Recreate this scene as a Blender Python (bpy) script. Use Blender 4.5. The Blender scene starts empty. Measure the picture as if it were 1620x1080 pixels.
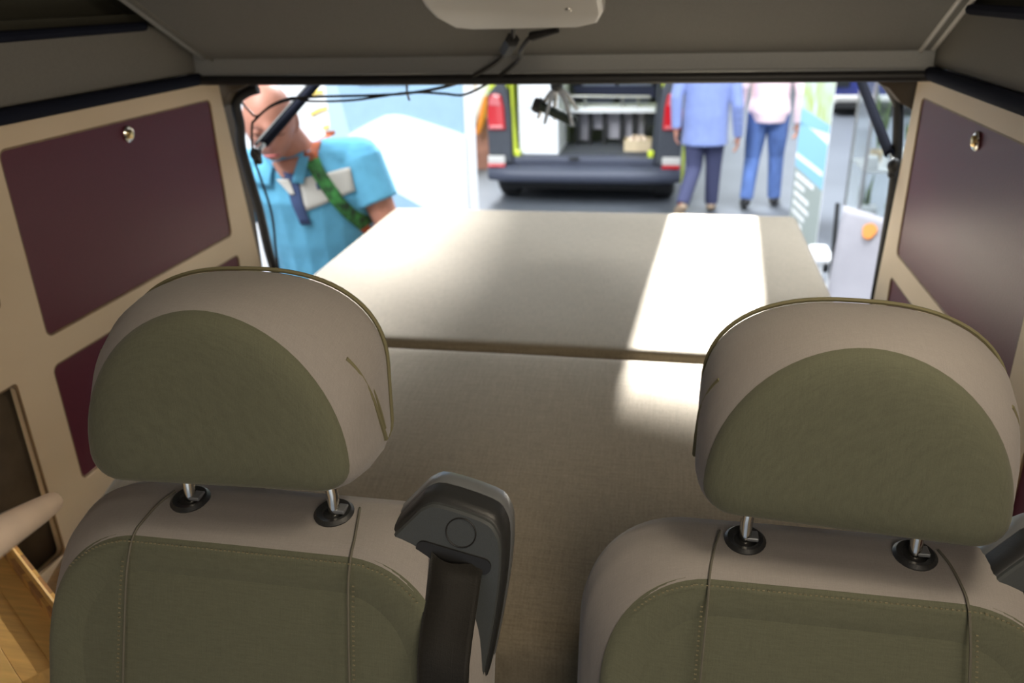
import bpy, bmesh, math, random
from mathutils import Vector, Matrix
from mathutils.bvhtree import BVHTree
random.seed(7)
S = bpy.context.scene
COL = S.collection
PI = math.pi
# ------------------------------------------------------------------ camera, world, lights, exposure
R0 = (0.98263, 0.18392, -0.02483)
R1 = (0.04978, -0.39005, -0.91945)
R2 = (-0.17879, 0.90224, -0.39242)
cd = bpy.data.cameras.new('camera'); cam = bpy.data.objects.new('camera', cd); COL.objects.link(cam)
cam.matrix_world = Matrix(((R0[0], -R1[0], -R2[0], 0), (R0[1], -R1[1], -R2[1], 0), (R0[2], -R1[2], -R2[2], 2.0), (0, 0, 0, 1)))
cd.sensor_width = 36; cd.lens = 1300 * 36 / 1620; cd.clip_start = .02; cd.clip_end = 200
cd.dof.use_dof = True; cd.dof.focus_distance = 0.74; cd.dof.aperture_fstop = 5.6
S.camera = cam
S.view_settings.view_transform = 'Standard'; S.view_settings.look = 'None'
S.view_settings.gamma = 1; S.view_settings.exposure = 0.8; S.view_settings.use_curve_mapping = False
w = bpy.data.worlds.new('hall_light'); S.world = w; w.use_nodes = True
w.node_tree.nodes['Background'].inputs[0].default_value = (.86, .93, 1, 1)
w.node_tree.nodes['Background'].inputs[1].default_value = .42

def area(name, loc, target, size, power, color=(1, 1, 1), sy=None, spread=PI):
    l = bpy.data.lights.new(name, 'AREA'); l.energy = power; l.color = color; l.size = size; l.spread = spread
    if sy: l.shape = 'RECTANGLE'; l.size_y = sy
    o = bpy.data.objects.new(name, l); COL.objects.link(o); o.location = loc
    o.rotation_euler = (Vector(target) - Vector(loc)).to_track_quat('-Z', 'Y').to_euler()
    return o
def spot(name, loc, target, power, angle, blend=.1, rad=.03, color=(1, 1, 1)):
    l = bpy.data.lights.new(name, 'SPOT'); l.energy = power; l.color = color; l.spot_size = angle; l.spot_blend = blend; l.shadow_soft_size = rad
    o = bpy.data.objects.new(name, l); COL.objects.link(o); o.location = loc
    o.rotation_euler = (Vector(target) - Vector(loc)).to_track_quat('-Z', 'Y').to_euler()
    return o
area('hall_lamp', (-2, 13, 8), (-1, 6, 0), 5, 2300, (.92, .96, 1), 5)
area('hall_lamp', (3, 5, 8), (0, 5, 0), 4, 700, (.92, .96, 1), 4)
area('hall_lamp', (-4.5, -1, 8), (-1, 4, 0), 5, 1000, (.94, .97, 1), 5)
area('cab_fill', (.30, -.50, 2.0), (-.75, .9, 1.65), .5, 4, (1, .86, .68))  # added soft fill for the seat fronts and wood, no fitting stands there
area('roof_lamp', (.34, .48, 2.36), (-.02, .74, 1.5), .30, 2.6, (1, .85, .64))

# ------------------------------------------------------------------ materials
def mat(name, color, rough=.6, metal=0, noise=0, scale=(20, 20, 20), bump=0, bscale=None, spec=.5, sheen=0, coat=0, trans=0, color2=None, detail=4, coord='Object', emit=None):
    m = bpy.data.materials.new(name); m.use_nodes = True
    nt = m.node_tree; b = nt.nodes['Principled BSDF']
    b.inputs['Base Color'].default_value = (*color, 1); b.inputs['Roughness'].default_value = rough
    b.inputs['Metallic'].default_value = metal; b.inputs['Specular IOR Level'].default_value = spec
    b.inputs['Sheen Weight'].default_value = sheen; b.inputs['Coat Weight'].default_value = coat
    b.inputs['Transmission Weight'].default_value = trans
    if noise or bump or color2:
        tc = nt.nodes.new('ShaderNodeTexCoord'); mp = nt.nodes.new('ShaderNodeMapping'); mp.inputs['Scale'].default_value = scale
        nt.links.new(tc.outputs[coord], mp.inputs[0])
        nz = nt.nodes.new('ShaderNodeTexNoise'); nz.inputs['Scale'].default_value = 1; nz.inputs['Detail'].default_value = detail
        nt.links.new(mp.outputs[0], nz.inputs[0])
        if noise or color2:
            mx = nt.nodes.new('ShaderNodeMix'); mx.data_type = 'RGBA'
            c2 = color2 or tuple(max(0, c * (1 - noise)) for c in color)
            c1 = color if color2 else tuple(min(1, c * (1 + noise)) for c in color)
            mx.inputs[6].default_value = (*c1, 1); mx.inputs[7].default_value = (*c2, 1)
            rp = nt.nodes.new('ShaderNodeMapRange'); rp.inputs[1].default_value = .3; rp.inputs[2].default_value = .7
            nt.links.new(nz.outputs[0], rp.inputs[0]); nt.links.new(rp.outputs[0], mx.inputs[0])
            nt.links.new(mx.outputs[2], b.inputs['Base Color'])
        if bump:
            n2 = nz
            if bscale:
                n2 = nt.nodes.new('ShaderNodeTexNoise'); n2.inputs['Scale'].default_value = bscale
                nt.links.new(tc.outputs[coord], n2.inputs[0])
            bp = nt.nodes.new('ShaderNodeBump'); bp.inputs['Strength'].default_value = bump; bp.inputs['Distance'].default_value = .002
            nt.links.new(n2.outputs[0], bp.inputs['Height']); nt.links.new(bp.outputs[0], b.inputs['Normal'])
    return m
def weave(name, c1, c2, f=900, streak=.35, bump=.25):
    """woven cloth: fine threads in two directions with long slubs"""
    m = mat(name, c1, .95, spec=.15, sheen=.15); nt = m.node_tree; b = nt.nodes['Principled BSDF']
    tc = nt.nodes.new('ShaderNodeTexCoord'); acc = None
    for sc in ((f, f * .04, f * .04), (f * .04, f, f * .04), (f * .5, f * .5, f * .5)):
        mp = nt.nodes.new('ShaderNodeMapping'); mp.inputs['Scale'].default_value = sc; nt.links.new(tc.outputs['Object'], mp.inputs[0])
        nz = nt.nodes.new('ShaderNodeTexNoise'); nz.inputs['Scale'].default_value = 1; nz.inputs['Detail'].default_value = 2; nt.links.new(mp.outputs[0], nz.inputs[0])
        if acc is None: acc = nz.outputs[0]
        else:
            a = nt.nodes.new('ShaderNodeMath'); a.operation = 'ADD'; nt.links.new(acc, a.inputs[0]); nt.links.new(nz.outputs[0], a.inputs[1]); acc = a.outputs[0]
    rp = nt.nodes.new('ShaderNodeMapRange'); rp.inputs[1].default_value = 1.5 - streak; rp.inputs[2].default_value = 1.5 + streak; nt.links.new(acc, rp.inputs[0])
    mx = nt.nodes.new('ShaderNodeMix'); mx.data_type = 'RGBA'; mx.inputs[6].default_value = (*c2, 1); mx.inputs[7].default_value = (*c1, 1)
    nt.links.new(rp.outputs[0], mx.inputs[0]); nt.links.new(mx.outputs[2], b.inputs['Base Color'])
    bp = nt.nodes.new('ShaderNodeBump'); bp.inputs['Strength'].default_value = bump; bp.inputs['Distance'].default_value = .0006
    nt.links.new(rp.outputs[0], bp.inputs['Height']); nt.links.new(bp.outputs[0], b.inputs['Normal'])
    return m
M = {}
M['bed'] = weave('bed_cloth', (.228, .194, .142), (.160, .134, .096), 700)
M['olive'] = weave('olive_cloth', (.140, .143, .097), (.106, .109, .075), 1800, .5, .15)
M['grey_cloth'] = weave('grey_seat_cloth', (.335, .308, .292), (.275, .253, .24), 2200, .5, .1)
M['seam'] = mat('olive_piping', (.17, .155, .085), .9)
M['seam_dark'] = mat('dark_seam', (.13, .122, .095), .9)
M['stitch'] = mat('tan_thread', (.215, .19, .115), .9)
M['purple'] = mat('burgundy_laminate', (.098, .018, .030), .36, noise=.06, scale=(300, 300, 300), bump=.08, spec=.2)
M['wood'] = mat('pale_plywood', (.65, .515, .345), .5, color2=(.57, .44, .28), scale=(30, 2.2, 5), bump=.03)
M['wood_edge'] = mat('routed_wood_edge', (.24, .15, .07), .6, color2=(.14, .085, .045), scale=(30, 30, 30))
M['niche'] = mat('dark_niche', (.10, .075, .05), .7, noise=.2)
M['bamboo1'] = mat('bamboo_light', (.70, .43, .14), .38, noise=.12, scale=(12, 160, 60))
M['bamboo2'] = mat('bamboo_mid', (.62, .36, .11), .38, noise=.14, scale=(12, 160, 60))
M['bamboo3'] = mat('bamboo_dark', (.40, .21, .085), .42, noise=.2, scale=(60, 90, 60))
M['palewood'] = mat('pale_rail_wood', (.88, .70, .57), .45, noise=.05)
M['head_liner'] = mat('grey_headliner', (.205, .203, .195), .95, noise=.05, scale=(300, 300, 300), bump=.15, spec=.1)
M['rail_cloth'] = mat('grey_frame_cloth', (.165, .158, .142), .85, noise=.05, scale=(300, 300, 300), bump=.1, spec=.2)
M['header'] = mat('grey_header_plastic', (.26, .265, .26), .55, noise=.04, scale=(200, 200, 200))
M['tent'] = mat('dark_tent_canvas', (.034, .032, .021), .9, noise=.1, scale=(200, 200, 200))
M['piping'] = mat('dark_blue_piping', (.010, .012, .022), .85, spec=.08)
M['black'] = mat('black_rubber', (.010, .010, .011), .5)
M['black_pl'] = mat('black_plastic', (.022, .023, .024), .42, bump=.1, noise=.05, scale=(900, 900, 900))
M['dark_pl'] = mat('charcoal_plastic', (.05, .056, .058), .5, bump=.12, noise=.06, scale=(900, 900, 900))
M['rim_pl'] = mat('grey_rim_plastic', (.20, .21, .225), .28, metal=.3)
M['belt'] = weave('belt_webbing', (.016, .0145, .012), (.010, .009, .0075), 1500, .4, .3)
M['belt'].node_tree.nodes['Principled BSDF'].inputs['Roughness'].default_value = .5
M['chrome'] = mat('chrome', (.75, .74, .70), .16, metal=1)
M['steel'] = mat('brushed_steel', (.55, .54, .52), .35, metal=1)
M['brass'] = mat('brass', (.62, .46, .22), .25, metal=1)
M['brown_trim'] = mat('brown_trim', (.075, .055, .035), .7)
M['case_grey'] = mat('silver_grey_case', (.56, .55, .53), .42, metal=0)
M['white'] = mat('white_board', (.86, .87, .88), .5)
M['white_gloss'] = mat('white_gloss', (.85, .87, .90), .3)
M['lightblue'] = mat('light_blue_print', (.33, .50, .66), .5, noise=.03)
M['palerblue'] = mat('pale_blue_print', (.46, .62, .74), .5)
M['yellow'] = mat('yellow_print', (.9, .62, .12), .5)
M['floor'] = mat('hall_floor', (.112, .124, .145), .45, noise=.08, scale=(1.2, 1.2, 1.2))
M['van_floor'] = mat('van_floor', (.09, .085, .08), .7, noise=.1)
M['shell'] = mat('camper_paint', (.55, .56, .58), .35)
M['lime'] = mat('lime_paint', (.60, .70, .04), .35, coat=.4)
M['wrap'] = mat('dark_grey_body', (.050, .056, .070), .45, noise=.08)
M['bumper'] = mat('bumper_plastic', (.060, .068, .100), .5)
M['mat_dark'] = mat('grey_load_mat', (.055, .06, .072), .7, noise=.1)
M['red'] = mat('red_lens', (.55, .006, .014), .15, coat=.6)
M['redlight'] = mat('pink_lens', (.62, .14, .15), .2, coat=.6)
M['seat_blue'] = mat('grey_blue_upholstery', (.36, .40, .58), .85)
M['tyre'] = mat('tyre_rubber', (.012, .012, .013), .75)
M['alloy'] = mat('alloy', (.35, .36, .38), .35, metal=.8)
M['darkblue'] = mat('dark_blue_paint', (.012, .02, .14), .25, coat=.5)
M['glass'] = mat('clear_pane', (.93, .97, .97), .03, trans=1)
M['glass_dark'] = mat('dark_glass', (.012, .014, .016), .05)
M['crate'] = mat('crate_wood', (.62, .50, .33), .7, noise=.1)
M['turq'] = mat('turquoise_cotton', (.12, .385, .57), .9, noise=.08, scale=(25, 25, 25), bump=.2, spec=.15, sheen=.1)
M['cream'] = mat('cream_cotton', (.60, .58, .53), .9, spec=.15)
M['navy'] = mat('navy_placket', (.055, .085, .19), .9)
M['skin'] = mat('skin', (.46, .205, .14), .5, noise=.06, scale=(30, 30, 30), spec=.4)
M['skin_red'] = mat('reddish_skin', (.50, .15, .12), .5)
M['lip'] = mat('lip', (.42, .11, .10), .45)
M['eye'] = mat('eye_white', (.75, .72, .68), .25)
M['pupil'] = mat('pupil', (.03, .02, .015), .2)
M['camo'] = mat('green_camo_strap', (.055, .27, .06), .8, color2=(.018, .035, .018), scale=(38, 38, 38), detail=1)
M['camo_o'] = mat('orange_camo_strap', (.58, .14, .05), .8, color2=(.28, .07, .03), scale=(45, 45, 45), detail=1)
M['blazer'] = mat('blue_wool', (.20, .26, .52), .95, noise=.06, scale=(15, 15, 15), sheen=.2)
M['trouser'] = mat('dark_navy_trousers', (.05, .055, .12), .9)
M['pink'] = mat('pale_pink_cotton', (.85, .66, .70), .9, noise=.03)
M['jeans'] = mat('blue_denim', (.085, .15, .37), .9, noise=.25, scale=(14, 14, 5))
M['shoe_dark'] = mat('black_shoe', (.02, .02, .022), .4)
M['shoe_tan'] = mat('tan_shoe', (.35, .25, .17), .5)
M['hair'] = mat('dark_hair', (.05, .035, .025), .7)
M['ban_blue'] = mat('sky_blue_banner', (.25, .50, .66), .5)
M['ban_grey'] = mat('grey_green_banner', (.30, .34, .32), .6)
M['ban_top'] = mat('foliage_print', (.36, .45, .07), .6, color2=(.52, .60, .62), scale=(6, 9, 7), detail=1)
M['orange'] = mat('orange_print', (.75, .25, .03), .5)
M['redbrown'] = mat('red_brown_cloth', (.30, .14, .10), .8, noise=.3, scale=(6, 6, 6))
M['chair_cloth'] = mat('pale_grey_canvas', (.36, .35, .385), .9, noise=.03, scale=(12, 12, 12))
M['leaf'] = mat('leaf_green', (.18, .26, .09), .7, noise=.3)
M['paper'] = mat('paper', (.75, .80, .88), .7)

# ------------------------------------------------------------------ mesh helpers
def org(o):
    v = Vector((0, 0, 0))
    while o is not None:
        v += o.location; o = o.parent
    return v
def tag(o, label=None, cat=None, group=None, kind=None):
    if label: o['label'] = label
    if cat: o['category'] = cat
    if group: o['group'] = group
    if kind: o['kind'] = kind
    return o
def empty(name, loc, label=None, cat=None, group=None, rz=0):
    o = bpy.data.objects.new(name, None); COL.objects.link(o); o.location = loc; o.rotation_euler.z = rz; o.empty_display_size = .05
    return tag(o, label, cat, group)
def frame(d):
    d = Vector(d).normalized()
    a = Vector((0, 0, 1)) if abs(d.z) < .9 else Vector((1, 0, 0))
    x = d.cross(a).normalized(); return x, d.cross(x).normalized()
def smooth_path(pts, n=6):
    P = [Vector(p) for p in pts]; out = []
    for i in range(len(P) - 1):
        p0 = P[max(0, i - 1)]; p1 = P[i]; p2 = P[i + 1]; p3 = P[min(len(P) - 1, i + 2)]
        for k in range(n):
            t = k / n
            out.append(.5 * ((2 * p1) + (p2 - p0) * t + (2 * p0 - 5 * p1 + 4 * p2 - p3) * t * t + (3 * p1 - p0 - 3 * p2 + p3) * t ** 3))
    out.append(P[-1]); return out
class G:
    def __init__(s): s.v = []; s.f = []
    def add(s, vs, fs):
        o = len(s.v); s.v += [Vector(p) for p in vs]; s.f += [tuple(i + o for i in f) for f in fs]; return s
    def box(s, c, d, rot=None):
        c = Vector(c); h = Vector(d) / 2
        vs = [Vector((x * h.x, y * h.y, z * h.z)) for x in (-1, 1) for y in (-1, 1) for z in (-1, 1)]
        if rot is not None: vs = [rot @ p for p in vs]
        return s.add([c + p for p in vs], [(0, 1, 3, 2), (4, 6, 7, 5), (0, 4, 5, 1), (2, 3, 7, 6), (0, 2, 6, 4), (1, 5, 7, 3)])
    def rings(s, rings, cap=True):
        n = len(rings[0]); vs = [p for r in rings for p in r]; fs = []
        for i in range(len(rings) - 1):
            for k in range(n):
                a = i * n + k; b = i * n + (k + 1) % n
                fs.append((a, b, b + n, a + n))
        if cap:
            fs.append(tuple(reversed(range(n)))); fs.append(tuple(range((len(rings) - 1) * n, len(rings) * n)))
        return s.add(vs, fs)
    def tube(s, pts, r, n=10, sm=0, round_ends=False):
        P = smooth_path(pts, sm) if sm else [Vector(p) for p in pts]
        m = len(P); rr = r if isinstance(r, (list, tuple)) else [r] * len(pts)
        if len(rr) != m: rr = [rr[min(len(rr) - 1, int(i * (len(rr) - 1) / (m - 1)))] * (1 - ((i * (len(rr) - 1) / (m - 1)) % 1)) + rr[min(len(rr) - 1, int(i * (len(rr) - 1) / (m - 1)) + 1)] * ((i * (len(rr) - 1) / (m - 1)) % 1) for i in range(m)]
        if round_ends:
            d0 = (P[0] - P[1]).normalized(); d1 = (P[-1] - P[-2]).normalized()
            P = [P[0] + d0 * rr[0] * .9, P[0] + d0 * rr[0] * .6] + P + [P[-1] + d1 * rr[-1] * .6, P[-1] + d1 * rr[-1] * .9]
            rr = [rr[0] * .4, rr[0] * .8] + list(rr) + [rr[-1] * .8, rr[-1] * .4]; m = len(P)
        x = None; R = []
        for i in range(m):
            d = (P[min(i + 1, m - 1)] - P[max(i - 1, 0)]).normalized()
            if x is None: x, y = frame(d)
            else:
                x = (x - d * x.dot(d)).normalized(); y = d.cross(x)
            R.append([P[i] + rr[i] * (x * math.cos(2 * PI * k / n) + y * math.sin(2 * PI * k / n)) for k in range(n)])
        return s.rings(R)
    def lathe(s, c, axis, prof, n=24):
        c = Vector(c); a = Vector(axis).normalized(); x, y = frame(a)
        return s.rings([[c + a * h + max(r, 1e-5) * (x * math.cos(2 * PI * k / n) + y * math.sin(2 * PI * k / n)) for k in range(n)] for r, h in prof])
    def ell(s, c, r, rot=None, n=16, m=10):
        c = Vector(c); R = []
        for i in range(1, m):
            t = PI * i / m; R.append([Vector((r[0] * math.sin(t) * math.cos(2 * PI * k / n), r[1] * math.sin(t) * math.sin(2 * PI * k / n), -r[2] * math.cos(t))) for k in range(n)])
        if rot is not None: R = [[rot @ p for p in q] for q in R]
        return s.rings([[c + p for p in q] for q in R])
    def prism(s, poly, o, u, v, d):
        """polygon in (u, v) from o, extruded along the vector d"""
        o = Vector(o); u = Vector(u); v = Vector(v); d = Vector(d)
        a = [o + u * p[0] + v * p[1] for p in poly]
        return s.rings([a, [p + d for p in a]])
    def xf(s, m): s.v = [m @ p for p in s.v]; return s
    def build(s, name, m, parent=None, smooth=True, bevel=0, seg=2, local=False, angle=40):
        me = bpy.data.meshes.new(name)
        off = Vector((0, 0, 0)) if (parent is None or local) else org(parent)
        me.from_pydata([p - off for p in s.v], [], s.f); me.update()
        bm = bmesh.new(); bm.from_mesh(me); bmesh.ops.recalc_face_normals(bm, faces=bm.faces[:]); bm.to_mesh(me); bm.free()
        return link(name, me, m, parent, smooth, bevel, seg, angle)
def link(name, me, m, parent=None, smooth=True, bevel=0, seg=2, angle=40):
    me.materials.clear(); me.materials.append(M[m] if isinstance(m, str) else m)
    o = bpy.data.objects.new(name, me); COL.objects.link(o); o.parent = parent
    if smooth:
        for p in me.polygons: p.use_smooth = True
        try: me.set_sharp_from_angle(angle=math.radians(angle))
        except Exception: pass
    if bevel:
        b = o.modifiers.new('bevel', 'BEVEL'); b.width = bevel; b.segments = seg; b.limit_method = 'ANGLE'; b.angle_limit = math.radians(35)
        b.harden_normals = False
    return o
def rrect(x0, y0, x1, y1, r, n=5):
    out = []
    for cx, cy, a0 in ((x1 - r, y1 - r, 0), (x0 + r, y1 - r, 90), (x0 + r, y0 + r, 180), (x1 - r, y0 + r, 270)):
        for k in range(n + 1):
            a = math.radians(a0 + 90 * k / n); out.append((cx + r * math.cos(a), cy + r * math.sin(a)))
    return out
def plate(polys, th):
    """flat board with holes (2D curve fill); mesh lies in its own xy plane, th thick"""
    cu = bpy.data.curves.new('c', 'CURVE'); cu.dimensions = '2D'; cu.fill_mode = 'BOTH'; cu.extrude = th / 2
    for poly in polys:
        sp = cu.splines.new('POLY'); sp.points.add(len(poly) - 1); sp.use_cyclic_u = True
        for i, p in enumerate(poly): sp.points[i].co = (p[0], p[1], 0, 1)
    ob = bpy.data.objects.new('c', cu); COL.objects.link(ob)
    dg = bpy.context.evaluated_depsgraph_get(); me = bpy.data.meshes.new_from_object(ob.evaluated_get(dg))
    bpy.data.objects.remove(ob); bpy.data.curves.remove(cu)
    return me
def place(me, o, u, v, parent=None):
    o = Vector(o); u = Vector(u); v = Vector(v); n = u.cross(v); off = org(parent) if parent else Vector((0, 0, 0))
    for q in me.vertices: q.co = o + u * q.co.x + v * q.co.y + n * q.co.z - off
    me.update(); return me
def fuse(g, voxel, smooth=2, factor=.5):
    """union of overlapping closed pieces into one continuous skin"""
    me = bpy.data.meshes.new('f'); me.from_pydata(g.v, [], g.f); me.update()
    bm = bmesh.new(); bm.from_mesh(me); bmesh.ops.recalc_face_normals(bm, faces=bm.faces[:]); bm.to_mesh(me); bm.free()
    ob = bpy.data.objects.new('f', me); COL.objects.link(ob)
    r = ob.modifiers.new('r', 'REMESH'); r.mode = 'VOXEL'; r.voxel_size = voxel; r.adaptivity = 0
    if smooth:
        q = ob.modifiers.new('s', 'SMOOTH'); q.iterations = smooth; q.factor = factor
    dg = bpy.context.evaluated_depsgraph_get(); out = bpy.data.meshes.new_from_object(ob.evaluated_get(dg))
    bpy.data.objects.remove(ob); bpy.data.meshes.remove(me); return out
def copy_tree(o, parent=None):
    c = o.copy(); COL.objects.link(c); c.parent = parent
    for ch in list(o.children): copy_tree(ch, c)
    return c
X = Vector((1, 0, 0)); Y = Vector((0, 1, 0)); Z = Vector((0, 0, 1))

# ================================================================== LARGE STRUCTURE
tag(G().box((0, 12, -.05), (60, 60, .1)).build('floor', 'floor', smooth=False), 'pale grey exhibition hall floor outside the open tailgate', kind='structure')
tag(G().box((-.26, .35, .49), (1.5, 2.9, .06)).build('trim_1', 'van_floor', smooth=False), 'dark floor inside the camper', kind='structure')
tag(G().box((-1.02, .275, 1.2), (.05, 2.75, 1.5)).build('wall_left', 'shell', smooth=False), 'outer side wall of the camper behind the left cabinets', kind='structure')
tag(G().box((.50, .275, 1.2), (.05, 2.75, 1.5)).build('wall_right', 'shell', smooth=False), 'outer side wall of the camper behind the right cabinets', kind='structure')
# sloping underside of the raised roof
ce = G(); a = Vector((0, 1.60, 1.888)); b_ = Vector((0, -1.2, 1.888 + 2.8 * .5)); nn = Vector((0, .447, .894)) * .04
ce.rings([[a + X * -.935, a + X * .433, a + X * .433 + nn, a + X * -.935 + nn], [b_ + X * -.935, b_ + X * .433, b_ + X * .433 + nn, b_ + X * -.935 + nn]])
ceil = tag(ce.build('ceiling', 'head_liner', smooth=False), 'sloping grey felt underside of the raised roof', kind='structure')
def along(x, y, off): return Vector((x, y, 1.888 + (1.6 - y) * .5 - off))
G().tube([along(-.935, 1.6, -.004), along(-.935, -1.1, -.004)], .007, 8).build('edge_piping', 'header', ceil)
G().tube([along(-.915, 1.6, .001), along(-.915, -1.1, .001)], .003, 8).build('edge_piping', 'rail_cloth', ceil)
G().tube([along(.433, 1.6, -.004), along(.433, -1.1, -.004)], .006, 8).build('edge_piping', 'case_grey', ceil)
G().tube([along(.413, 1.6, .001), along(.413, -1.1, .001)], .004, 8).build('edge_piping', 'case_grey', ceil)
for nm, x0, x1 in (('trim_20', -1.01, -.935), ('trim_21', .433, .495)):  # added strips: block the light leak beside the roof panel, keep it dark
    g = G(); q0 = along(0, 1.6, -.03); q1 = along(0, -1.2, -.03); n2 = Vector((0, .447, .894)) * .006
    g.rings([[q0 + X * x0, q0 + X * x1, q0 + X * x1 + n2, q0 + X * x0 + n2], [q1 + X * x0, q1 + X * x1, q1 + X * x1 + n2, q1 + X * x0 + n2]])
    tag(g.build(nm, 'tent', smooth=False), 'added dark strip closing the light gap between roof panel and tent side', kind='structure')
# rear header with rubber seal
hd = tag(G().box((-.25, 1.69, 1.905), (1.46, .18, .10)).build('trim_2', 'header', smooth=False, bevel=.006), 'grey header strip over the open tailgate', kind='structure')
hd.data.update()
tag(G().tube([(-.965, 1.597, 1.848), (-.6, 1.592, 1.846), (.1, 1.592, 1.846), (.445, 1.597, 1.846)], .0095, 10).build('trim_3', 'black'), 'black rubber seal under the grey header', kind='structure')
tag(G().box((-.25, 1.72, 1.846), (1.42, .16, .02)).build('trim_4', 'brown_trim', smooth=False), 'brown roof edge above the tailgate opening', kind='structure')
# side rails of the roof opening
for nm, x, sx, ln in (('left', -.955, -1, 'left'), ('right', .437, 1, 'right')):
    g = G().box((x + sx * .02, .45, 1.909), (.04, 2.3, .094))
    tag(g.build('trim_5' if sx < 0 else 'trim_6', 'rail_cloth', smooth=False, bevel=.004), 'grey padded frame of the roof opening, %s side' % ln, kind='structure')
    tag(G().tube([(x - sx * .002, -.7, 1.853), (x - sx * .002, 1.6, 1.850)], .0120, 10).build('trim_7' if sx < 0 else 'trim_8', 'piping'), 'dark blue piping above the %s plywood cabinet' % ln, kind='structure')
    tag(G().tube([(x - sx * .001, -.7, 1.957), (x - sx * .001, 1.45, 1.957)], .008, 8).build('trim_9' if sx < 0 else 'trim_10', 'piping'), 'black rubber line on the %s roof frame' % ln, kind='structure')
    tag(G().box((x + sx * .03, .45, 1.968), (.035, 2.2, .02)).build('trim_11' if sx < 0 else 'trim_12', 'tent', smooth=False), 'narrow grey ledge under the %s tent canvas' % ln, kind='structure')
    # canvas side of the pop-top, a triangle
    t = G().prism([(1.62, 1.955), (-1.2, 1.955), (-1.2, 3.30)], (x + sx * .05, 0, 0), Y, Z, X * .006 * sx)
    tag(t.build('tent_canvas', 'tent', smooth=False), 'dark canvas tent side of the raised roof, %s side' % ln, 'canvas')
tag(G().box((-.25, -1.2, 2.63), (1.5, .01, 1.34)).build('tent_canvas', 'tent', smooth=False), 'dark canvas front panel of the raised roof behind the viewer', 'canvas')
# roof over the cab and screen pillars, behind the viewer
tag(G().box((-.25, -1.25, 1.93), (1.5, .5, .05)).build('trim_13', 'shell', smooth=False), 'roof edge over the windscreen', kind='structure')

# ================================================================== SIDE CABINETS
def knob(name, parent, c, nrm):
    k = G().lathe(c, nrm, [(.001, 0), (.0135, 0), (.0145, .003), (.012, .0055), (.0105, .005)], 24).build(name, 'chrome', parent)
    G().lathe(Vector(c) + Vector(nrm) * .003, nrm, [(.001, 0), (.0085, 0), (.0085, .004), (.006, .006), (.001, .0062)], 20).build('knob_button', 'brass', k)
def cabinet(x, sx, label, zlow, niche):
    """sx = +1: the face looks towards +X"""
    root = empty('side_cabinet', (x - sx * .03, .9, .53), label, 'cabinet')
    top = 1.842
    holes = [rrect(1.040, 1.512, 1.636, 1.807, .014), rrect(1.034, 1.252, 1.648, 1.466, .014), rrect(.45, 1.588, .972, 1.807, .012), rrect(.45, 1.16, .960, 1.474, .008)]
    outer = [(-.35, .56), (1.775, .56), (1.745, 1.39), (1.676, top), (-.35, top)]
    face = plate([outer] + holes, .016)
    place(face, (x - sx * .008, 0, 0), Y, Z, root)
    f = link('face_panel', face, 'wood', root, smooth=False)
    G().box((x - sx * .033, .68, 1.2), (.004, 2.04, 1.26)).build('back_panel', 'niche', root, smooth=False)
    for i, h in enumerate(holes):
        # routed rim, darker end grain of the plywood
        ys = [p[0] for p in h]; zs = [p[1] for p in h]; y0, y1, z0, z1 = min(ys), max(ys), min(zs), max(zs)
        g = .0035
        rim = plate([h, rrect(y0 + g, z0 + g, y1 - g, z1 - g, .011)], .003)
        place(rim, (x - sx * .0025, 0, 0), Y, Z, root); link('door_rim', rim, 'wood_edge', root, smooth=False)
        if i == 3 and niche: continue
        d = plate([rrect(y0 + g, z0 + g, y1 - g, z1 - g, .011)], .012)
        place(d, (x - sx * .0085, 0, 0), Y, Z, root)
        dr = link('door', d, 'purple', root, smooth=False)
        if i == 0: knob('knob', dr, (x - sx * .0025, 1.345 if sx > 0 else 1.322, 1.781), (sx, 0, 0))
        if i == 2: knob('knob', dr, (x - sx * .0025, .71, 1.781), (sx, 0, 0))
        if i == 1: knob('knob', dr, (x - sx * .0025, 1.34, 1.44), (sx, 0, 0))
    return root
cabinet(-.955, 1, 'pale plywood cabinet with burgundy doors on the side with the dark open niche', 1.2, True)
cabinet(.437, -1, 'pale plywood cabinet with glossy burgundy door beside the camp chair', 1.2, False)

# rear pillars with dark corner trims
tag(G().box((-1.04, 1.80, 1.2), (.06, .10, 1.3)).build('trim_14', 'brown_trim', smooth=False), 'dark rear pillar of the camper, left', kind='structure')
tag(G().box((.57, 1.80, 1.2), (.06, .10, 1.3)).build('trim_15', 'brown_trim', smooth=False), 'dark rear pillar of the camper, right', kind='structure')
tag(G().prism([(-.99, 1.842), (-.86, 1.842), (-.945, 1.812), (-.962, 1.785), (-.99, 1.775)], (0, 1.70, 0), X, Z, Y * .05).build('trim_16', 'brown_trim', smooth=False), 'brown corner trim at the top left of the tailgate opening', kind='structure')
tag(G().prism([(.46, 1.842), (.34, 1.842), (.40, 1.812), (.425, 1.785), (.46, 1.765)], (0, 1.72, 0), X, Z, Y * .05).build('trim_17', 'brown_trim', smooth=False), 'brown corner trim at the top right of the tailgate opening', kind='structure')
tag(G().tube([(-.90, 1.745, 1.815), (-.93, 1.742, 1.806), (-.955, 1.74, 1.785), (-.953, 1.74, 1.74), (-.958, 1.74, 1.69), (-.955, 1.75, 1.62), (-.948, 1.76, 1.54), (-.945, 1.77, 1.44), (-.94, 1.78, 1.36), (-.94, 1.80, 1.2)], .011, 10, 5).build('trim_18', 'black'), 'black rubber weatherstrip down the left edge of the tailgate opening', kind='structure')

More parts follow.
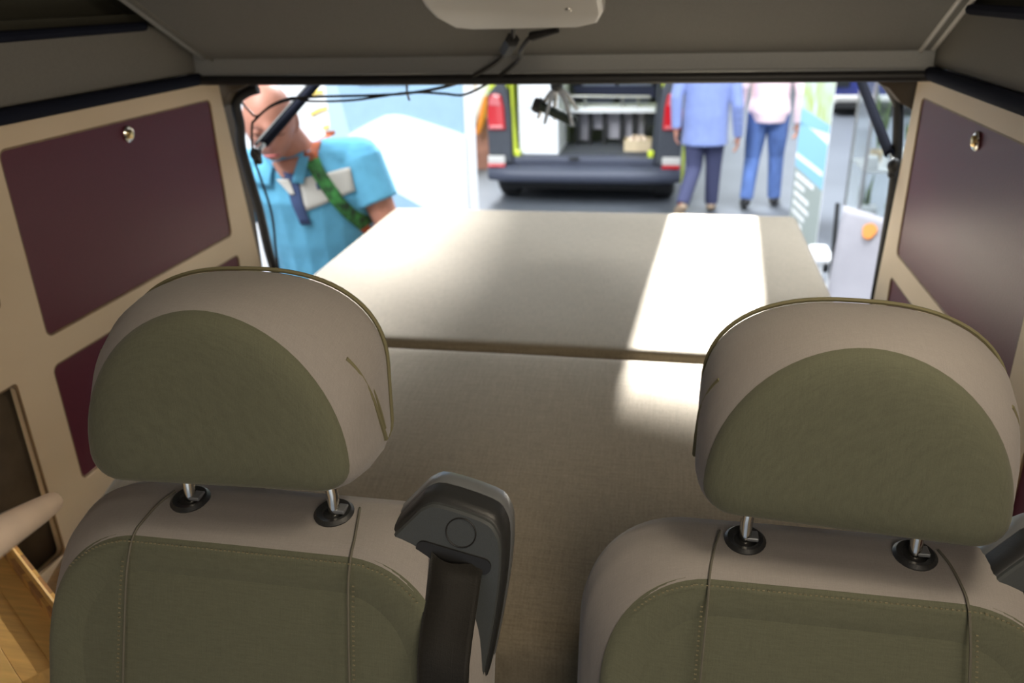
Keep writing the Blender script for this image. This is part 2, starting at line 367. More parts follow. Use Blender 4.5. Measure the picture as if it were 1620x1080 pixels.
# ================================================================== BED
bed_loc = (-.235, 1.5, .53)
base = empty('bed_platform', (-.235, 1.3, .53), 'low wooden platform carrying the beige mattress', 'bed base')
G().box((-.235, 1.26, .79), (1.12, .94, .52)).build('base_box', 'wood', base, smooth=False)
G().box((-.235, 1.86, 1.275), (1.12, .98, .035)).build('bed_board', 'wood', base, smooth=False)
def mattress(name, y0, y1, z0, z1, xl0, xr0, xl1, xr1, label, th=.10, r=.03, k=1.0):
    """soft slab: near edge y0 at height z0, far edge y1 at z1; softly crowned, with small dents"""
    root = empty(name, ((xl0 + xr0) / 2, (y0 + y1) / 2, min(z0, z1) - th), label, 'mattress')
    nx, ny = 40, 40; g = G(); rows = []
    def ed(t): return t
    us = [0, .003, .008, .016, .03] + [.03 + .94 * i / (nx - 1) for i in range(1, nx)] + [.984, .992, .997, 1.0]
    R = []
    for j, v in enumerate(us):
        row = []
        y = y0 + (y1 - y0) * v; zt = z0 + (z1 - z0) * (1 - (1 - v) ** k); xl = xl0 + (xl1 - xl0) * v; xr = xr0 + (xr1 - xr0) * v
        for u in us:
            x = xl + (xr - xl) * u
            ex = min(u, 1 - u) * (xr - xl); ey = min(v, 1 - v) * (y1 - y0)
            dz = 0
            for e in (ex, ey):
                if e < r: dz -= r - math.sqrt(max(0, r * r - (r - e) ** 2))
            dz = max(dz, -th * .7)
            dz += .004 * math.sin(x * 9 + y * 5) * math.sin(y * 7 + 1) * min(1, ex / .1) * min(1, ey / .1)
            row.append(Vector((x, y, zt + dz)))
        R.append(row)
    n = len(us); vs = [p for r_ in R for p in r_]; fs = [(j * n + i, j * n + i + 1, (j + 1) * n + i + 1, (j + 1) * n + i) for j in range(n - 1) for i in range(n - 1)]
    # skirt and underside
    loop = [(0, i) for i in range(n)] + [(j, n - 1) for j in range(1, n)] + [(n - 1, i) for i in range(n - 2, -1, -1)] + [(j, 0) for j in range(n - 2, 0, -1)]
    b0 = len(vs)
    for j, i in loop:
        v = us[j]; p = R[j][i]; vs.append(Vector((p.x, p.y, z0 + (z1 - z0) * (1 - (1 - v) ** k) - th)))
    m = len(loop)
    for k in range(m):
        a = loop[k][0] * n + loop[k][1]; b = loop[(k + 1) % m][0] * n + loop[(k + 1) % m][1]
        fs.append((a, b, b0 + (k + 1) % m, b0 + k))
    fs.append(tuple(b0 + k for k in range(m)))
    g.add(vs, fs); g.build('cover', 'bed', root, angle=70)
    return root
mf = mattress('mattress', 1.352, 2.372, 1.402, 1.400, -.815, .345, -.828, .358, 'beige bed cushion at the rear, sticking out under the tailgate', .105, .022)
mn = mattress('mattress', .752, 1.347, 1.275, 1.398, -.815, .345, -.815, .345, 'beige bed cushion just behind the two seats', .222, .025, 2.0)
for m_, y0, y1, zz in ((mf, 1.352, 2.372, 1.385), ):
    G().tube([(-.82, y0, zz - .02), (-.831, y1, zz - .02), (.361, y1, zz - .02), (.348, y0, zz - .02)], .003, 6).build('seam_piping', 'seam', m_)

# ================================================================== ADDED SPOT LAMPS (out of frame), masks cut to the light patches on the bed
def patch_spot(lamp, quad, power, rad, d, label, color=(1, .98, .94)):
    L = Vector(lamp); c = sum((Vector(q) for q in quad), Vector()) / len(quad); ax = (c - L).normalized()
    u = ax.cross(Z).normalized(); v = u.cross(ax)
    o = empty('patch_spot', L, label, 'spot lamp')
    sp = spot('lamp', L, c, power, math.radians(26), .02, rad, color); sp.parent = o; sp.location = (0, 0, 0)
    hole = []
    for q in quad:
        w_ = Vector(q) - L; k = d / w_.dot(ax); p = w_ * k; hole.append((p.dot(u), p.dot(v)))
    t = math.tan(math.radians(16)) * d
    me = plate([[(-t, -t), (t, -t), (t, t), (-t, t)], hole], .004); place(me, L + ax * d, u, v, o); link('patch_mask', me, 'black_pl', o, smooth=False)  # added plate, hole projected from the outline of the bed's light patch
    r0 = [L + ax * .02 + u * a + v * b for a, b in ((-.02, -.02), (.02, -.02), (.02, .02), (-.02, .02))]
    G().rings([[L - ax * .2 + (u * math.cos(a) + v * math.sin(a)) * r for a in [2 * PI * k / 20 for k in range(20)]] for r in (.06, .10)]).build('housing', 'black_pl', o)
    return o
patch_spot((.55, 8.6, 4.15), [(.02, 2.45, 1.4), (.245, 2.45, 1.4), (.20, 1.70, 1.4), (.16, 1.27, 1.4), (.08, 1.205, 1.4), (-.055, 1.23, 1.4), (-.035, 1.6, 1.4)], 36000, .0045, 1.5, 'added out-of-frame spot lamp masked to light the right half of the bed')
patch_spot((-.55, 8.4, 4.0), [(-.845, 2.45, 1.4), (-.62, 2.45, 1.4), (-.56, 1.9, 1.4), (-.58, 1.36, 1.4), (-.845, 1.36, 1.4)], 14000, .055, 1.5, 'added out-of-frame spot lamp masked to light the left edge of the bed')

# ================================================================== SEATS
def outline(hw, zt, zb, rx, rz, e, rb, na=36, nc=6, nb=8):
    P = []
    # right bottom -> up the right side -> arch -> left side -> bottom
    cx, cz = hw - rb, zb + rb
    for k in range(nc + 1):
        a = -PI / 2 + PI / 2 * k / nc; P.append((cx + rb * math.cos(a), cz + rb * math.sin(a)))
    zs = zt - rz
    for k in range(1, 4): P.append((hw, cz + (zs - cz) * k / 4))
    for k in range(na + 1):
        a = PI * k / na; c = math.cos(a); s_ = math.sin(a)
        P.append(((hw - rx) * (1 if c > 1e-9 else -1 if c < -1e-9 else 0) + math.copysign(rx * abs(c) ** (2 / e), c), zs + rz * abs(s_) ** (2 / e)))
    for k in range(1, 4): P.append((-hw, zs + (cz - zs) * k / 4))
    for k in range(nc + 1):
        a = PI + PI / 2 * k / nc; P.append((-cx + rb * math.cos(a), cz + rb * math.sin(a)))
    for k in range(1, nb): P.append((-cx + 2 * cx * k / nb, zb))
    return P
def cap(rg, cen, dy, steps=((.97, .25), (.9, .5), (.75, .75), (.5, .92), (.2, 1))):
    out = [rg]
    for s_, d in steps: out.append([Vector((cen.x + (p.x - cen.x) * s_, p.y + dy * d, cen.z + (p.z - cen.z) * s_)) for p in rg])
    return out
def stitches(path, name, parent, size=.0011, step=.0045):
    g = G(); P = smooth_path(path, 10); acc = 0
    for i in range(len(P) - 1):
        d = P[i + 1] - P[i]; L = d.length; t = step - acc
        while t < L:
            c = P[i] + d * (t / L); u = d.normalized(); f = c + u * size
            g.box(c, (size * 2.0, size * .8, size * .9)); t += step
        acc = (acc + L) % step
    o = g.build(name, 'stitch', parent, smooth=False, local=True); o['kind'] = 'stuff'; return o
def seat(cx, cy, cz, label, yaw=0, hyaw=0, hdx=0, hdz=0):
    """cx, cy, cz: middle of the upper front edge of the olive back panel"""
    root = empty('captain_chair', (cx, cy, .53), label, 'seat'); H = cz - .53
    def W(x, y, z): return Vector((x, y + (.33 * z if z < 0 else .1 * z), z + H))
    # ---- backrest
    spec = [(-.004, .203, -.002, .105, .115), (.004, .207, .003, .105, .115), (.018, .216, .0075, .11, .115), (.038, .226, .011, .11, .11), (.062, .231, .0105, .11, .105), (.080, .230, .004, .11, .105), (.100, .218, -.012, .11, .105), (.110, .205, -.026, .105, .1)]
    rg = [[W(x, y, z) for x, z in outline(hw, zt, -.62, rx, rz, 2.2, .04)] for y, hw, zt, rx, rz in spec]
    # headrest sockets press dimples into the top of the band
    def dent(p):
        for sx in (-.0755, .0755):
            d2 = ((p.x - sx) / .026) ** 2 + ((p.y - .044) / .026) ** 2
            if p.z > H - .02: p = Vector((p.x, p.y, p.z - .006 * math.exp(-d2)))
        return p
    fine = []
    for a, b in zip(rg[:-1], rg[1:]):
        for k in range(4): fine.append([dent(p.lerp(q, k / 4)) for p, q in zip(a, b)])
    fine.append(rg[-1])
    G().rings(fine, False).build('backrest_band', 'grey_cloth', root, local=True, angle=75)
    front = [[W(x, y, z) for x, z in outline(hw, zt, -.615, .105, .115, 2.2, .04)] for y, hw, zt in ((-.002, .205, -.001),)][0]
    cen = W(0, 0, -.31)
    fr = cap(front, Vector((0, front[0].y, H - .3)), -.012, ((.985, .5), (.96, .75), (.9, .95), (.75, 1), (.5, 1), (.2, 1)))
    fp = G().rings(fr).build('backrest_front', 'olive', root, local=True, angle=75)
    bk = [p.copy() for p in rg[-1]]
    G().rings(cap(bk, Vector((0, 0, H - .3)), .01)).build('backrest_rear', 'olive', root, local=True, angle=75)
    # vertical seams: down the olive front and up over the grey band
    for sx in (-1, 1):
        pts = [W(sx * .125, -.0165, -.60), W(sx * .122, -.0165, -.4), W(sx * .117, -.0168, -.2), W(sx * .112, -.0165, -.06), W(sx * .110, -.0135, -.018), W(sx * .109, -.005, .0), W(sx * .107, .010, .0058), W(sx * .103, .03, .0108), W(sx * .098, .05, .0118)]
        G().tube(pts, .0012, 6, 5).build('vertical_seam', 'seam_dark', fp, local=True)
        stitches([p + Vector((sx * .005, -.0012, 0)) for p in pts[1:5]], 'seam_stitching', fp)
    o2 = outline(.2075, .004, -.62, .105, .115, 2.2, .04)
    top = [p for p in o2[8:48] if p[1] > -.10 and abs(p[0]) < .18]
    stitches([W(x * .985, -.0105, z - .008) for x, z in top], 'edge_stitching', fp)
    # seat cushion and pedestal (below the frame)
    G().rings([[Vector((x, y, z)) for x, y in rrect(-.24, -.62, .24, -.12, .06)] for z in (.28, .30, .38, .41, .42)]).build('seat_cushion', 'olive', root, local=True, bevel=.02)
    G().box((0, -.3, .14), (.36, .4, .28)).build('pedestal', 'black_pl', root, smooth=False, local=True)
    # ---- headrest
    hb = .059 + hdz; hy = .012
    hr = G(); hs = [(.000, .1235, .170, .004, .1235, .140, 1.92, .026), (.006, .1255, .173, .000, .1245, .136, 1.98, .027), (.022, .130, .177, -.006, .128, .124, 2.08, .030), (.05, .1345, .178, -.012, .131, .110, 2.2, .032), (.08, .136, .176, -.016, .133, .100, 2.3, .034), (.100, .134, .173, -.016, .132, .095, 2.35, .034), (.108, .130, .169, -.013, .128, .092, 2.35, .034)]
    ry = Matrix.Rotation(hyaw, 3, 'Z')
    def HH(x, y, z):
        p = ry @ Vector((x, y - .055, 0)); return Vector((p.x + hdx, p.y + .055 + hy + .06 * (z - .1), H + hb + z))
    hrings = [[HH(x, y, z) for x, z in outline(hw, zt, zb, rx, rz, e, rb)] for y, hw, zt, zb, rx, rz, e, rb in hs]
    hfine = []
    for a, b in zip(hrings[:-1], hrings[1:]):
        for k in range(3): hfine.append([p.lerp(q, k / 3) for p, q in zip(a, b)])
    hfine.append(hrings[-1])
    band = G().rings(hfine, False).build('headrest_band', 'grey_cloth', root, local=True, angle=75)
    cz0 = H + hb + .085
    def hcap(rg, dy, steps):
        c = sum((p for p in rg), Vector()) / len(rg); n = (ry @ Vector((0, 1, 0))); out = [rg]
        for s_, d in steps: out.append([c + (p - c) * s_ + n * dy * d for p in rg])
        return out
    f0 = [HH(x, .0005, z) for x, z in outline(.1243, .1708, .0035, .1240, .140, 1.92, .026)]
    G().rings(hcap(f0, -.016, ((.985, .25), (.95, .5), (.88, .72), (.75, .88), (.55, .97), (.25, 1)))).build('headrest_front', 'olive', root, local=True, angle=75)
    G().rings(hcap(hrings[-1], .02, ((.97, .3), (.9, .55), (.75, .8), (.5, .95), (.2, 1)))).build('headrest_rear', 'olive', root, local=True, angle=75)
    e_ = outline(.1345, .1745, -.013, .131, .0945, 2.35, .034)
    G().tube([HH(x, .103, z) for x, z in e_ + e_[:1]], .0022, 6).build('headrest_piping', 'seam', root, local=True)
    # darts: stitched loops on both sides of the band
    for sx in (-1, 1):
        def q(t, y):  # t: height 0..1 on the side
            yy = y; k = min(max((yy) / .108, 0), 1); hw = .121 + .015 * math.sin(k * PI * .6)
            z = .016 + .10 * t; zs = .06; w_ = hw * (1 if z < zs else (1 - ((z - zs) / .117) ** 2.15) ** (1 / 2.15))
            return HH(sx * (w_ + .0008), yy, z)
        G().tube([q(1.0, .034), q(.85, .040), q(.6, .048), q(.35, .058), q(.12, .068), q(0, .073)], .0026, 6, 4).build('dart_seam', 'seam', band, local=True)
        G().tube([q(1.0, .034), q(.85, .045), q(.6, .054), q(.35, .064), q(.12, .072)], .0018, 6, 4).build('dart_seam', 'seam', band, local=True)
    for sx in (-.0755, .0755):
        s0 = Vector((sx, .041, H + .0100))
        ax = Vector((0, -.12, 1)).normalized()
        so = G().lathe(s0, ax, [(.001, -.004), (.0185, -.004), (.0195, .0015), (.0165, .0045), (.0115, .003), (.0105, .001), (.001, .001)], 26).build('post_socket', 'black_pl', root, local=True)
        G().box(s0 + Vector((.006, .002, .0045)), (.012, .013, .004)).build('release_button', 'rim_pl', so, smooth=False, local=True, bevel=.001)
        G().tube([s0 + Vector((0, 0, -.01)), s0 + Vector((0, .002, .02)), Vector((sx + hdx, .066, H + hb + .03))], .0058, 14).build('headrest_post', 'chrome', root, local=True)
    G().box((-.028, .118, H + .006), (.06, .016, .012)).build('release_lever', 'black', root, local=True, bevel=.004)
    # ---- belt housing on the shoulder
    poly = [(.121, -.012), (.128, -.002), (.158, .030), (.168, .039), (.184, .043), (.228, .032), (.241, .021), (.246, .000), (.243, -.05), (.230, -.13), (.216, -.19), (.205, -.20), (.195, -.17), (.186, -.07), (.178, -.045), (.145, -.028)]
    P2 = smooth_path([(p[0], p[1], 0) for p in poly + poly[:1]], 3)[:-1]; poly = [(p.x, p.y) for p in P2]
    def B(x, z, y): return Vector((x, y + .2 * z, z + H))
    def bring(s_, y, dz=0):
        c = Vector((.19, -.03)); return [B(c.x + (p[0] - c.x) * s_, c.y + (p[1] - c.y) * s_ + dz, y) for p in poly]
    hsg = G().rings([bring(.93, .026), bring(.965, .028), bring(.99, .033), bring(1.0, .040), bring(1.0, .050)]).build('belt_housing', 'black_pl', root, local=True, angle=50)
    G().rings([bring(.935, .0268), bring(.93, .0232), bring(.90, .0215)]).build('housing_face', 'dark_pl', hsg, local=True, angle=30)
    G().rings([bring(1.0, .051), bring(1.012, .053), bring(1.015, .068), bring(.97, .073)]).build('housing_rim', 'rim_pl', hsg, local=True, angle=50)
    ringp = [B(.205 + .0140 * math.cos(2 * PI * k / 32), .014 + .0140 * math.sin(2 * PI * k / 32), .0212) for k in range(33)]
    G().tube(ringp, .0007, 6).build('emblem_ring', 'black', hsg, local=True)
    ang = -.20; sl = rrect(-.036, -.0075, .036, .0075, .0072)
    G().rings([[B(.198 + px * math.cos(ang) - pz * math.sin(ang), -.010 + px * math.sin(ang) + pz * math.cos(ang), y) for px, pz in sl] for y in (.0195, .024)]).build('belt_slot', 'black', hsg, local=True)
    # webbing
    n, m = 10, 26; vs = []
    for j in range(m):
        t = j / (m - 1); z = -.006 - .40 * t
        for i in range(n):
            u = i / (n - 1); x0 = .1780 + .004 * t; wd = .0475 - .002 * math.sin(t * 3)
            fold = .0045 * math.sin(u * 5 + t * 9) * math.exp(-t * 5) + .003 * math.sin(u * 3.1)
            zz = z - .010 * u * math.exp(-t * 6); k_ = min(1, t * 7); vs.append(Vector((x0 + wd * u, (.019 + .2 * zz) * (1 - k_) + (-.020 + .33 * zz) * k_ - fold, zz + H)))
    k = len(vs); fs = [(j * n + i, j * n + i + 1, (j + 1) * n + i + 1, (j + 1) * n + i) for j in range(m - 1) for i in range(n - 1)]
    wb = G().add(vs, fs).build('belt_webbing', 'belt', root, local=True, angle=80)
    so = wb.modifiers.new('thick', 'SOLIDIFY'); so.thickness = .0014; so.offset = 0
    return root
seat(-.376, .575, 1.533, 'olive and grey van seat near the bamboo worktop with belt webbing hanging down', hyaw=math.radians(3), hdx=-.018, hdz=-.006)
RS = seat(.163, .632, 1.503, 'olive and grey van seat on the side of the camp chair', hyaw=math.radians(-5), hdx=.009, hdz=-.005)
# pale plastic side shield of the right seat
sc = G().rings([[Vector((x, y, z)) for x, z in rrect(.285, 1.30, .405, 1.512, .03)] for y in (.705, .72, .745)])
tag(sc.build('side_shield', 'header', RS, bevel=.006), 'grey plastic side shield')

# ================================================================== BAMBOO WORKTOP, RAIL
wt = empty('worktop', (-.86, .55, .53), 'bamboo worktop of glued strips beside the seat', 'worktop')
# the far edge runs diagonally
E0 = Vector((-.944, .831, 1.30)); E1 = Vector((-.645, .633, 1.30)); ed = (E1 - E0).normalized(); inn = Vector((-ed.y, ed.x, 0)); inn = inn if inn.y < 0 else -inn
for k in range(9):
    off = .032 * k; 
    p0 = E0 + inn * (off + .018); p0 = p0 + ed * max(0, (-.935 - p0.x) / ed.x); p1 = E1 + inn * (off + .018) + ed * (-.9 * off * 0)
    c = (p0 + p1) / 2; g = G()
    g.box((c.x, c.y, 1.29), ((p1 - p0).length, .0319, .03), Matrix.Rotation(math.atan2(ed.y, ed.x), 3, 'Z'))
    g.build('bamboo_strip', ('bamboo1', 'bamboo2', 'bamboo1', 'bamboo1', 'bamboo2')[k % 5], wt, smooth=False, bevel=.0005, seg=1)
L = (E1 - E0).length
for k in range(16):
    c = E0 + ed * (L * (k + .5) / 16)
    G().box((c.x, c.y, 1.301), (L / 16 - .0006, .016, .040), Matrix.Rotation(math.atan2(ed.y, ed.x), 3, 'Z')).build('edge_block', ('bamboo3', 'bamboo2', 'bamboo3')[(k * 5) % 3], wt, smooth=False)
G().tube([E0 + Vector((0, 0, .0215)), E1 + Vector((0, 0, .0215))], .0035, 8).build('edge_lip', 'bamboo1', wt)
G().box((-.87, .42, .9), (.12, .5, .74)).build('worktop_base', 'wood', wt, smooth=False)
rl = empty('table_leaf', (-.75, .2, .53), 'pale rounded wooden rail tip above the bamboo worktop', 'rail')
G().tube([(-.430, .432, 1.666), (-.405, .394, 1.687), (-.351, .313, 1.733), (-.27, .19, 1.80)], [.0075, .0090, .0100, .0110], 16, 4, True).build('rail', 'palewood', rl)
G().tube([(-.27, .19, 1.80), (-.55, .0, 1.6), (-.80, -.1, 1.2), (-.85, -.1, .53)], .018, 12, 4).build('rail_support', 'palewood', rl)

# ================================================================== LIGHT BOX AND CABLES ON THE CEILING
lb = empty('control_box', (-.235, 1.30, 2.03), 'silver grey control box fixed under the sloping roof with black cables', 'box')
sl_u = Vector((0, -.894, .447)); sl_n = Vector((0, -.447, -.894))
def BX(x, s_, h): return Vector((x, 1.6, 1.888)) + sl_u * s_ + sl_n * h
bp = [(-.378, .60), (-.378, .31), (-.371, .272), (-.350, .236), (-.325, .229), (-.150, .229), (-.120, .243), (-.108, .28), (-.105, .60)]
def bxr(ins, h):
    c = Vector((-.245, .44)); return [BX(c.x + (p[0] - c.x) * ins, c.y + (p[1] - c.y) * ins, h) for p in bp]
G().rings([bxr(1.0, .001), bxr(1.0, .046), bxr(.985, .052), bxr(.95, .056)]).build('case', 'case_grey', lb, angle=30, bevel=.002)
sc_ = G().lathe(BX(-.160, .300, .0558), sl_n, [(.001, 0), (.0055, 0), (.005, .002), (.003, .0028)], 14).build('screw', 'steel', lb)
G().tube([BX(-.254, .250, .040), BX(-.258, .215, .038)], [.011, .0095], 10).build('plug', 'black', lb)
cb = empty('cable', (-.5, 1.6, 1.83), 'thin black cable with a square plug looping from the box to the left pillar', 'cable')
G().tube([BX(-.258, .215, .038), (-.272, 1.44, 1.921), (-.302, 1.52, 1.893), (-.36, 1.574, 1.860), (-.43, 1.62, 1.833), (-.53, 1.66, 1.814), (-.62, 1.66, 1.810), (-.715, 1.66, 1.808), (-.781, 1.67, 1.803), (-.841, 1.675, 1.786), (-.886, 1.685, 1.757), (-.898, 1.69, 1.742), (-.911, 1.70, 1.679), (-.901, 1.70, 1.630), (-.886, 1.70, 1.544), (-.889, 1.70, 1.44), (-.895, 1.72, 1.30)], [.0042] * 4 + [.0034] + [.0028] * 12, 8, 6).build('lead', 'black', cb)
G().tube([(-.268, 1.425, 1.925), (-.290, 1.480, 1.905)], [.0125, .012], 6).build('square_plug', 'black', cb)
cb2 = empty('cable', (-.45, 1.62, 1.83), 'second thin black cable sagging under the header below the first', 'cable')
G().tube([(-.206, 1.402, 1.937), (-.235, 1.42, 1.930), (-.262, 1.47, 1.905), (-.275, 1.53, 1.888), (-.310, 1.577, 1.862), (-.345, 1.60, 1.842), (-.379, 1.64, 1.824), (-.412, 1.66, 1.811), (-.43, 1.66, 1.810), (-.458, 1.66, 1.813), (-.531, 1.66, 1.815), (-.647, 1.66, 1.801), (-.744, 1.66, 1.799), (-.781, 1.66, 1.806), (-.835, 1.67, 1.79), (-.88, 1.685, 1.765), (-.905, 1.70, 1.775), (-.93, 1.72, 1.79)], [.0040] * 5 + [.0030] + [.0025] * 12, 8, 6).build('lead', 'black', cb2)
G().tube([(-.188, 1.395, 1.940), (-.235, 1.42, 1.930)], [.0045, .0080], 8).build('plug', 'black', cb2)
zt = G().tube([(-.530, 1.658, 1.842), (-.531, 1.657, 1.815), (-.527, 1.657, 1.800)], .0022, 6)
tag(zt.build('cable_tie', 'wood_edge'), 'small brown cable tie hanging from the header around both cables', 'tie')

# ================================================================== GAS STRUTS, TAILGATE, HANGING HUB
def strut(p0, p1, label, f=.55, tube=True):
    p0 = Vector(p0); p1 = Vector(p1); root = empty('gas_strut', p0, label, 'strut', 'gas struts of the tailgate'); q = p0.lerp(p1, f)
    G().tube([p0.lerp(p1, .04), q], .0055, 12).build('piston_rod', 'chrome', root)
    G().tube([p0.lerp(p1, .10), p1], .0100, 14).build('cylinder', 'piping', root)
    if tube: G().tube([p0.lerp(p1, .06) + Vector((-.013, .003, .007)), p1 + Vector((-.013, .003, .007))], .0040, 10).build('wiring_tube', 'chrome', root)
    G().ell(p0, (.013, .013, .015)).build('ball_joint', 'black', root)
    G().box(p0 + Vector((0, .008, -.014)), (.014, .016, .022)).build('bracket', 'black', root, smooth=False, bevel=.003)
    return root
strut((-.920, 1.73, 1.676), (-.855, 2.10, 1.846), 'black and silver gas strut crossing the bald man')
strut((.432, 1.73, 1.665), (.403, 2.10, 1.828), 'black gas strut in front of the glass display case', tube=False)
tag(G().tube([(.36, 1.775, 1.843), (.395, 1.775, 1.825), (.425, 1.775, 1.79), (.437, 1.775, 1.75), (.45, 1.78, 1.6), (.45, 1.79, 1.3)], .010, 10, 5).build('trim_19', 'black'), 'black rubber weatherstrip at the right of the tailgate opening', kind='structure')
tg = empty('tailgate', (-.25, 1.80, 1.97), 'raised tailgate above the rear opening', 'tailgate')
TA = Vector((0, .92, .39)); TB = Vector((0, -.39, .92))
tpoly = [(-.62, .0), (.62, .0), (.66, .1), (.66, 1.12), (.58, 1.2), (-.58, 1.2), (-.66, 1.12), (-.66, .1)]
win = rrect(-.54, .10, .54, .55, .06)
tm = plate([tpoly, win], .05); place(tm, (-.25, 1.82, 1.97), X, TA, tg); link('tailgate_panel', tm, 'shell', tg, smooth=False)
tw = plate([rrect(-.55, .09, .55, .56, .06)], .006); place(tw, (-.25, 1.82, 1.97), X, TA, tg); link('rear_window', tw, 'glass_dark', tg, smooth=False)
hub = empty('clamp_stand', (-.301, 2.18, 1.776), 'small silver clamp with spread legs hanging below the header with a dark green tube', 'clamp')
HC = Vector((-.300, 2.2, 1.770))
G().ell(HC, (.017, .017, .015)).build('hub', 'black_pl', hub)
G().tube([HC, HC + Vector((0, .0, .33))], .007, 10).build('hanger_rod', 'steel', hub)
for q in ((-.050, .0, -.082), (-.028, -.03, -.092), (.045, -.02, -.098), (.052, .02, -.062), (-.012, .04, -.09)):
    q = Vector(q); G().tube([HC + q * .1, HC + q * .35 + Vector((q.x * .16, 0, 0)), HC + q], [.0062, .0060, .0045], 10, 4).build('leg', 'steel', hub)
G().tube([(-.345, 2.195, 1.722), (-.325, 2.195, 1.712), (-.262, 2.195, 1.684), (-.248, 2.195, 1.679)], [.0135, .0125, .0135, .0125], 14).build('tube', mat('dark_green_rubber', (.010, .022, .014), .5), hub)
G().lathe((-.351, 2.195, 1.724), (-.93, 0, .36), [(.001, -.01), (.020, -.01), (.0215, 0), (.018, .01), (.001, .011)], 20).build('tube_cap', 'black', hub)

# ================================================================== PEOPLE
def head(g, c, pitch=0, yaw=0, s_=1.0):
    bm = bmesh.new(); bmesh.ops.create_icosphere(bm, subdivisions=5, radius=1)
    rot = Matrix.Rotation(yaw, 3, 'Z') @ Matrix.Rotation(pitch, 3, 'X'); vs = []
    def ga(x, z, cx, cz, w_, h): return math.exp(-((x - cx) / w_) ** 2 - ((z - cz) / h) ** 2)
    for v in bm.verts:
        p = v.co.copy(); x, y, z = p
        k = 1.0
        if z < 0: k = 1 - .30 * (-z) ** 1.4
        fx = .077 * k * x; fz = .118 * z; fy = .098 * y
        if z < -.2: fy = fy * (1 - .12 * (-z)) - .012 * max(0, -z - .2)
        if y < 0:
            f = -y
            fy -= f * (.024 * ga(x, z, 0, -.20, .16, .16) + .012 * ga(x, z, 0, 0, .12, .22) + .008 * ga(x, z, 0, .20, .6, .10) + .008 * ga(x, z, 0, -.52, .32, .10) + .010 * ga(x, z, 0, -.82, .3, .16) + .006 * ga(x, z, .5, -.15, .2, .2) + .006 * ga(x, z, -.5, -.15, .2, .2))
            fy += f * (.013 * (ga(x, z, .40, .05, .20, .12) + ga(x, z, -.40, .05, .20, .12)) + .005 * ga(x, z, 0, -.58, .22, .025))
        v.co = Vector(c) + rot @ Vector((fx, fy, fz)) * s_
    g.add([v.co.copy() for v in bm.verts], [tuple(v.index for v in f.verts) for f in bm.faces]); bm.free()
    for sx in (-1, 1):
        g.ell(Vector(c) + rot @ Vector((sx * .078, .012, -.008)) * s_, (.009, .020, .032), rot @ Matrix.Rotation(sx * .35, 3, 'Z'), 12, 8)
    return rot
def hand(g, wrist, d, nrm, side, s_=1.0, curl=.35):
    """palm with four curled fingers and a thumb; d points along the fingers, nrm out of the palm"""
    d = Vector(d).normalized(); nrm = Vector(nrm); nrm = (nrm - d * nrm.dot(d)).normalized(); lat = d.cross(nrm) * side; w0 = Vector(wrist)
    rot = Matrix((lat, d, nrm)).transposed()
    g.ell(w0 + d * .045 * s_, (.042 * s_, .055 * s_, .017 * s_), rot, 14, 8)
    for k, (o, ln) in enumerate(((-.030, .068), (-.010, .078), (.011, .073), (.030, .058))):
        b = w0 + d * (.078 * s_) + lat * o * s_; pts = [b - d * .02, b]; dd = d.copy(); p = b
        for j in range(3):
            a = curl * (j + 1) * .75; dd = d * math.cos(a) + nrm * math.sin(a); p = p + dd * ln * s_ * (.42, .33, .25)[j]; pts.append(p)
        g.tube(pts, [.0092 * s_, .0095 * s_, .0088 * s_, .0080 * s_, .0066 * s_], 8, 0, True)
    b = w0 + d * .022 * s_ - lat * .030 * s_
    g.tube([b, b + (-lat * .7 + d * .6 + nrm * .3) * .035 * s_, b + (-lat * .75 + d * 1.1 + nrm * .55) * .055 * s_], [.0135 * s_, .0115 * s_, .0085 * s_], 8, 0, True)
def ovals(g, L, n=20):
    """L: (centre, half width, half depth, yaw)"""
    R = []
    for c, a, b, yw in L:
        R.append([Vector(c) + Vector((a * math.cos(2 * PI * k / n) * math.cos(yw) - b * math.sin(2 * PI * k / n) * math.sin(yw), a * math.cos(2 * PI * k / n) * math.sin(yw) + b * math.sin(2 * PI * k / n) * math.cos(yw), 0)) for k in range(n)])
    g.rings(R)
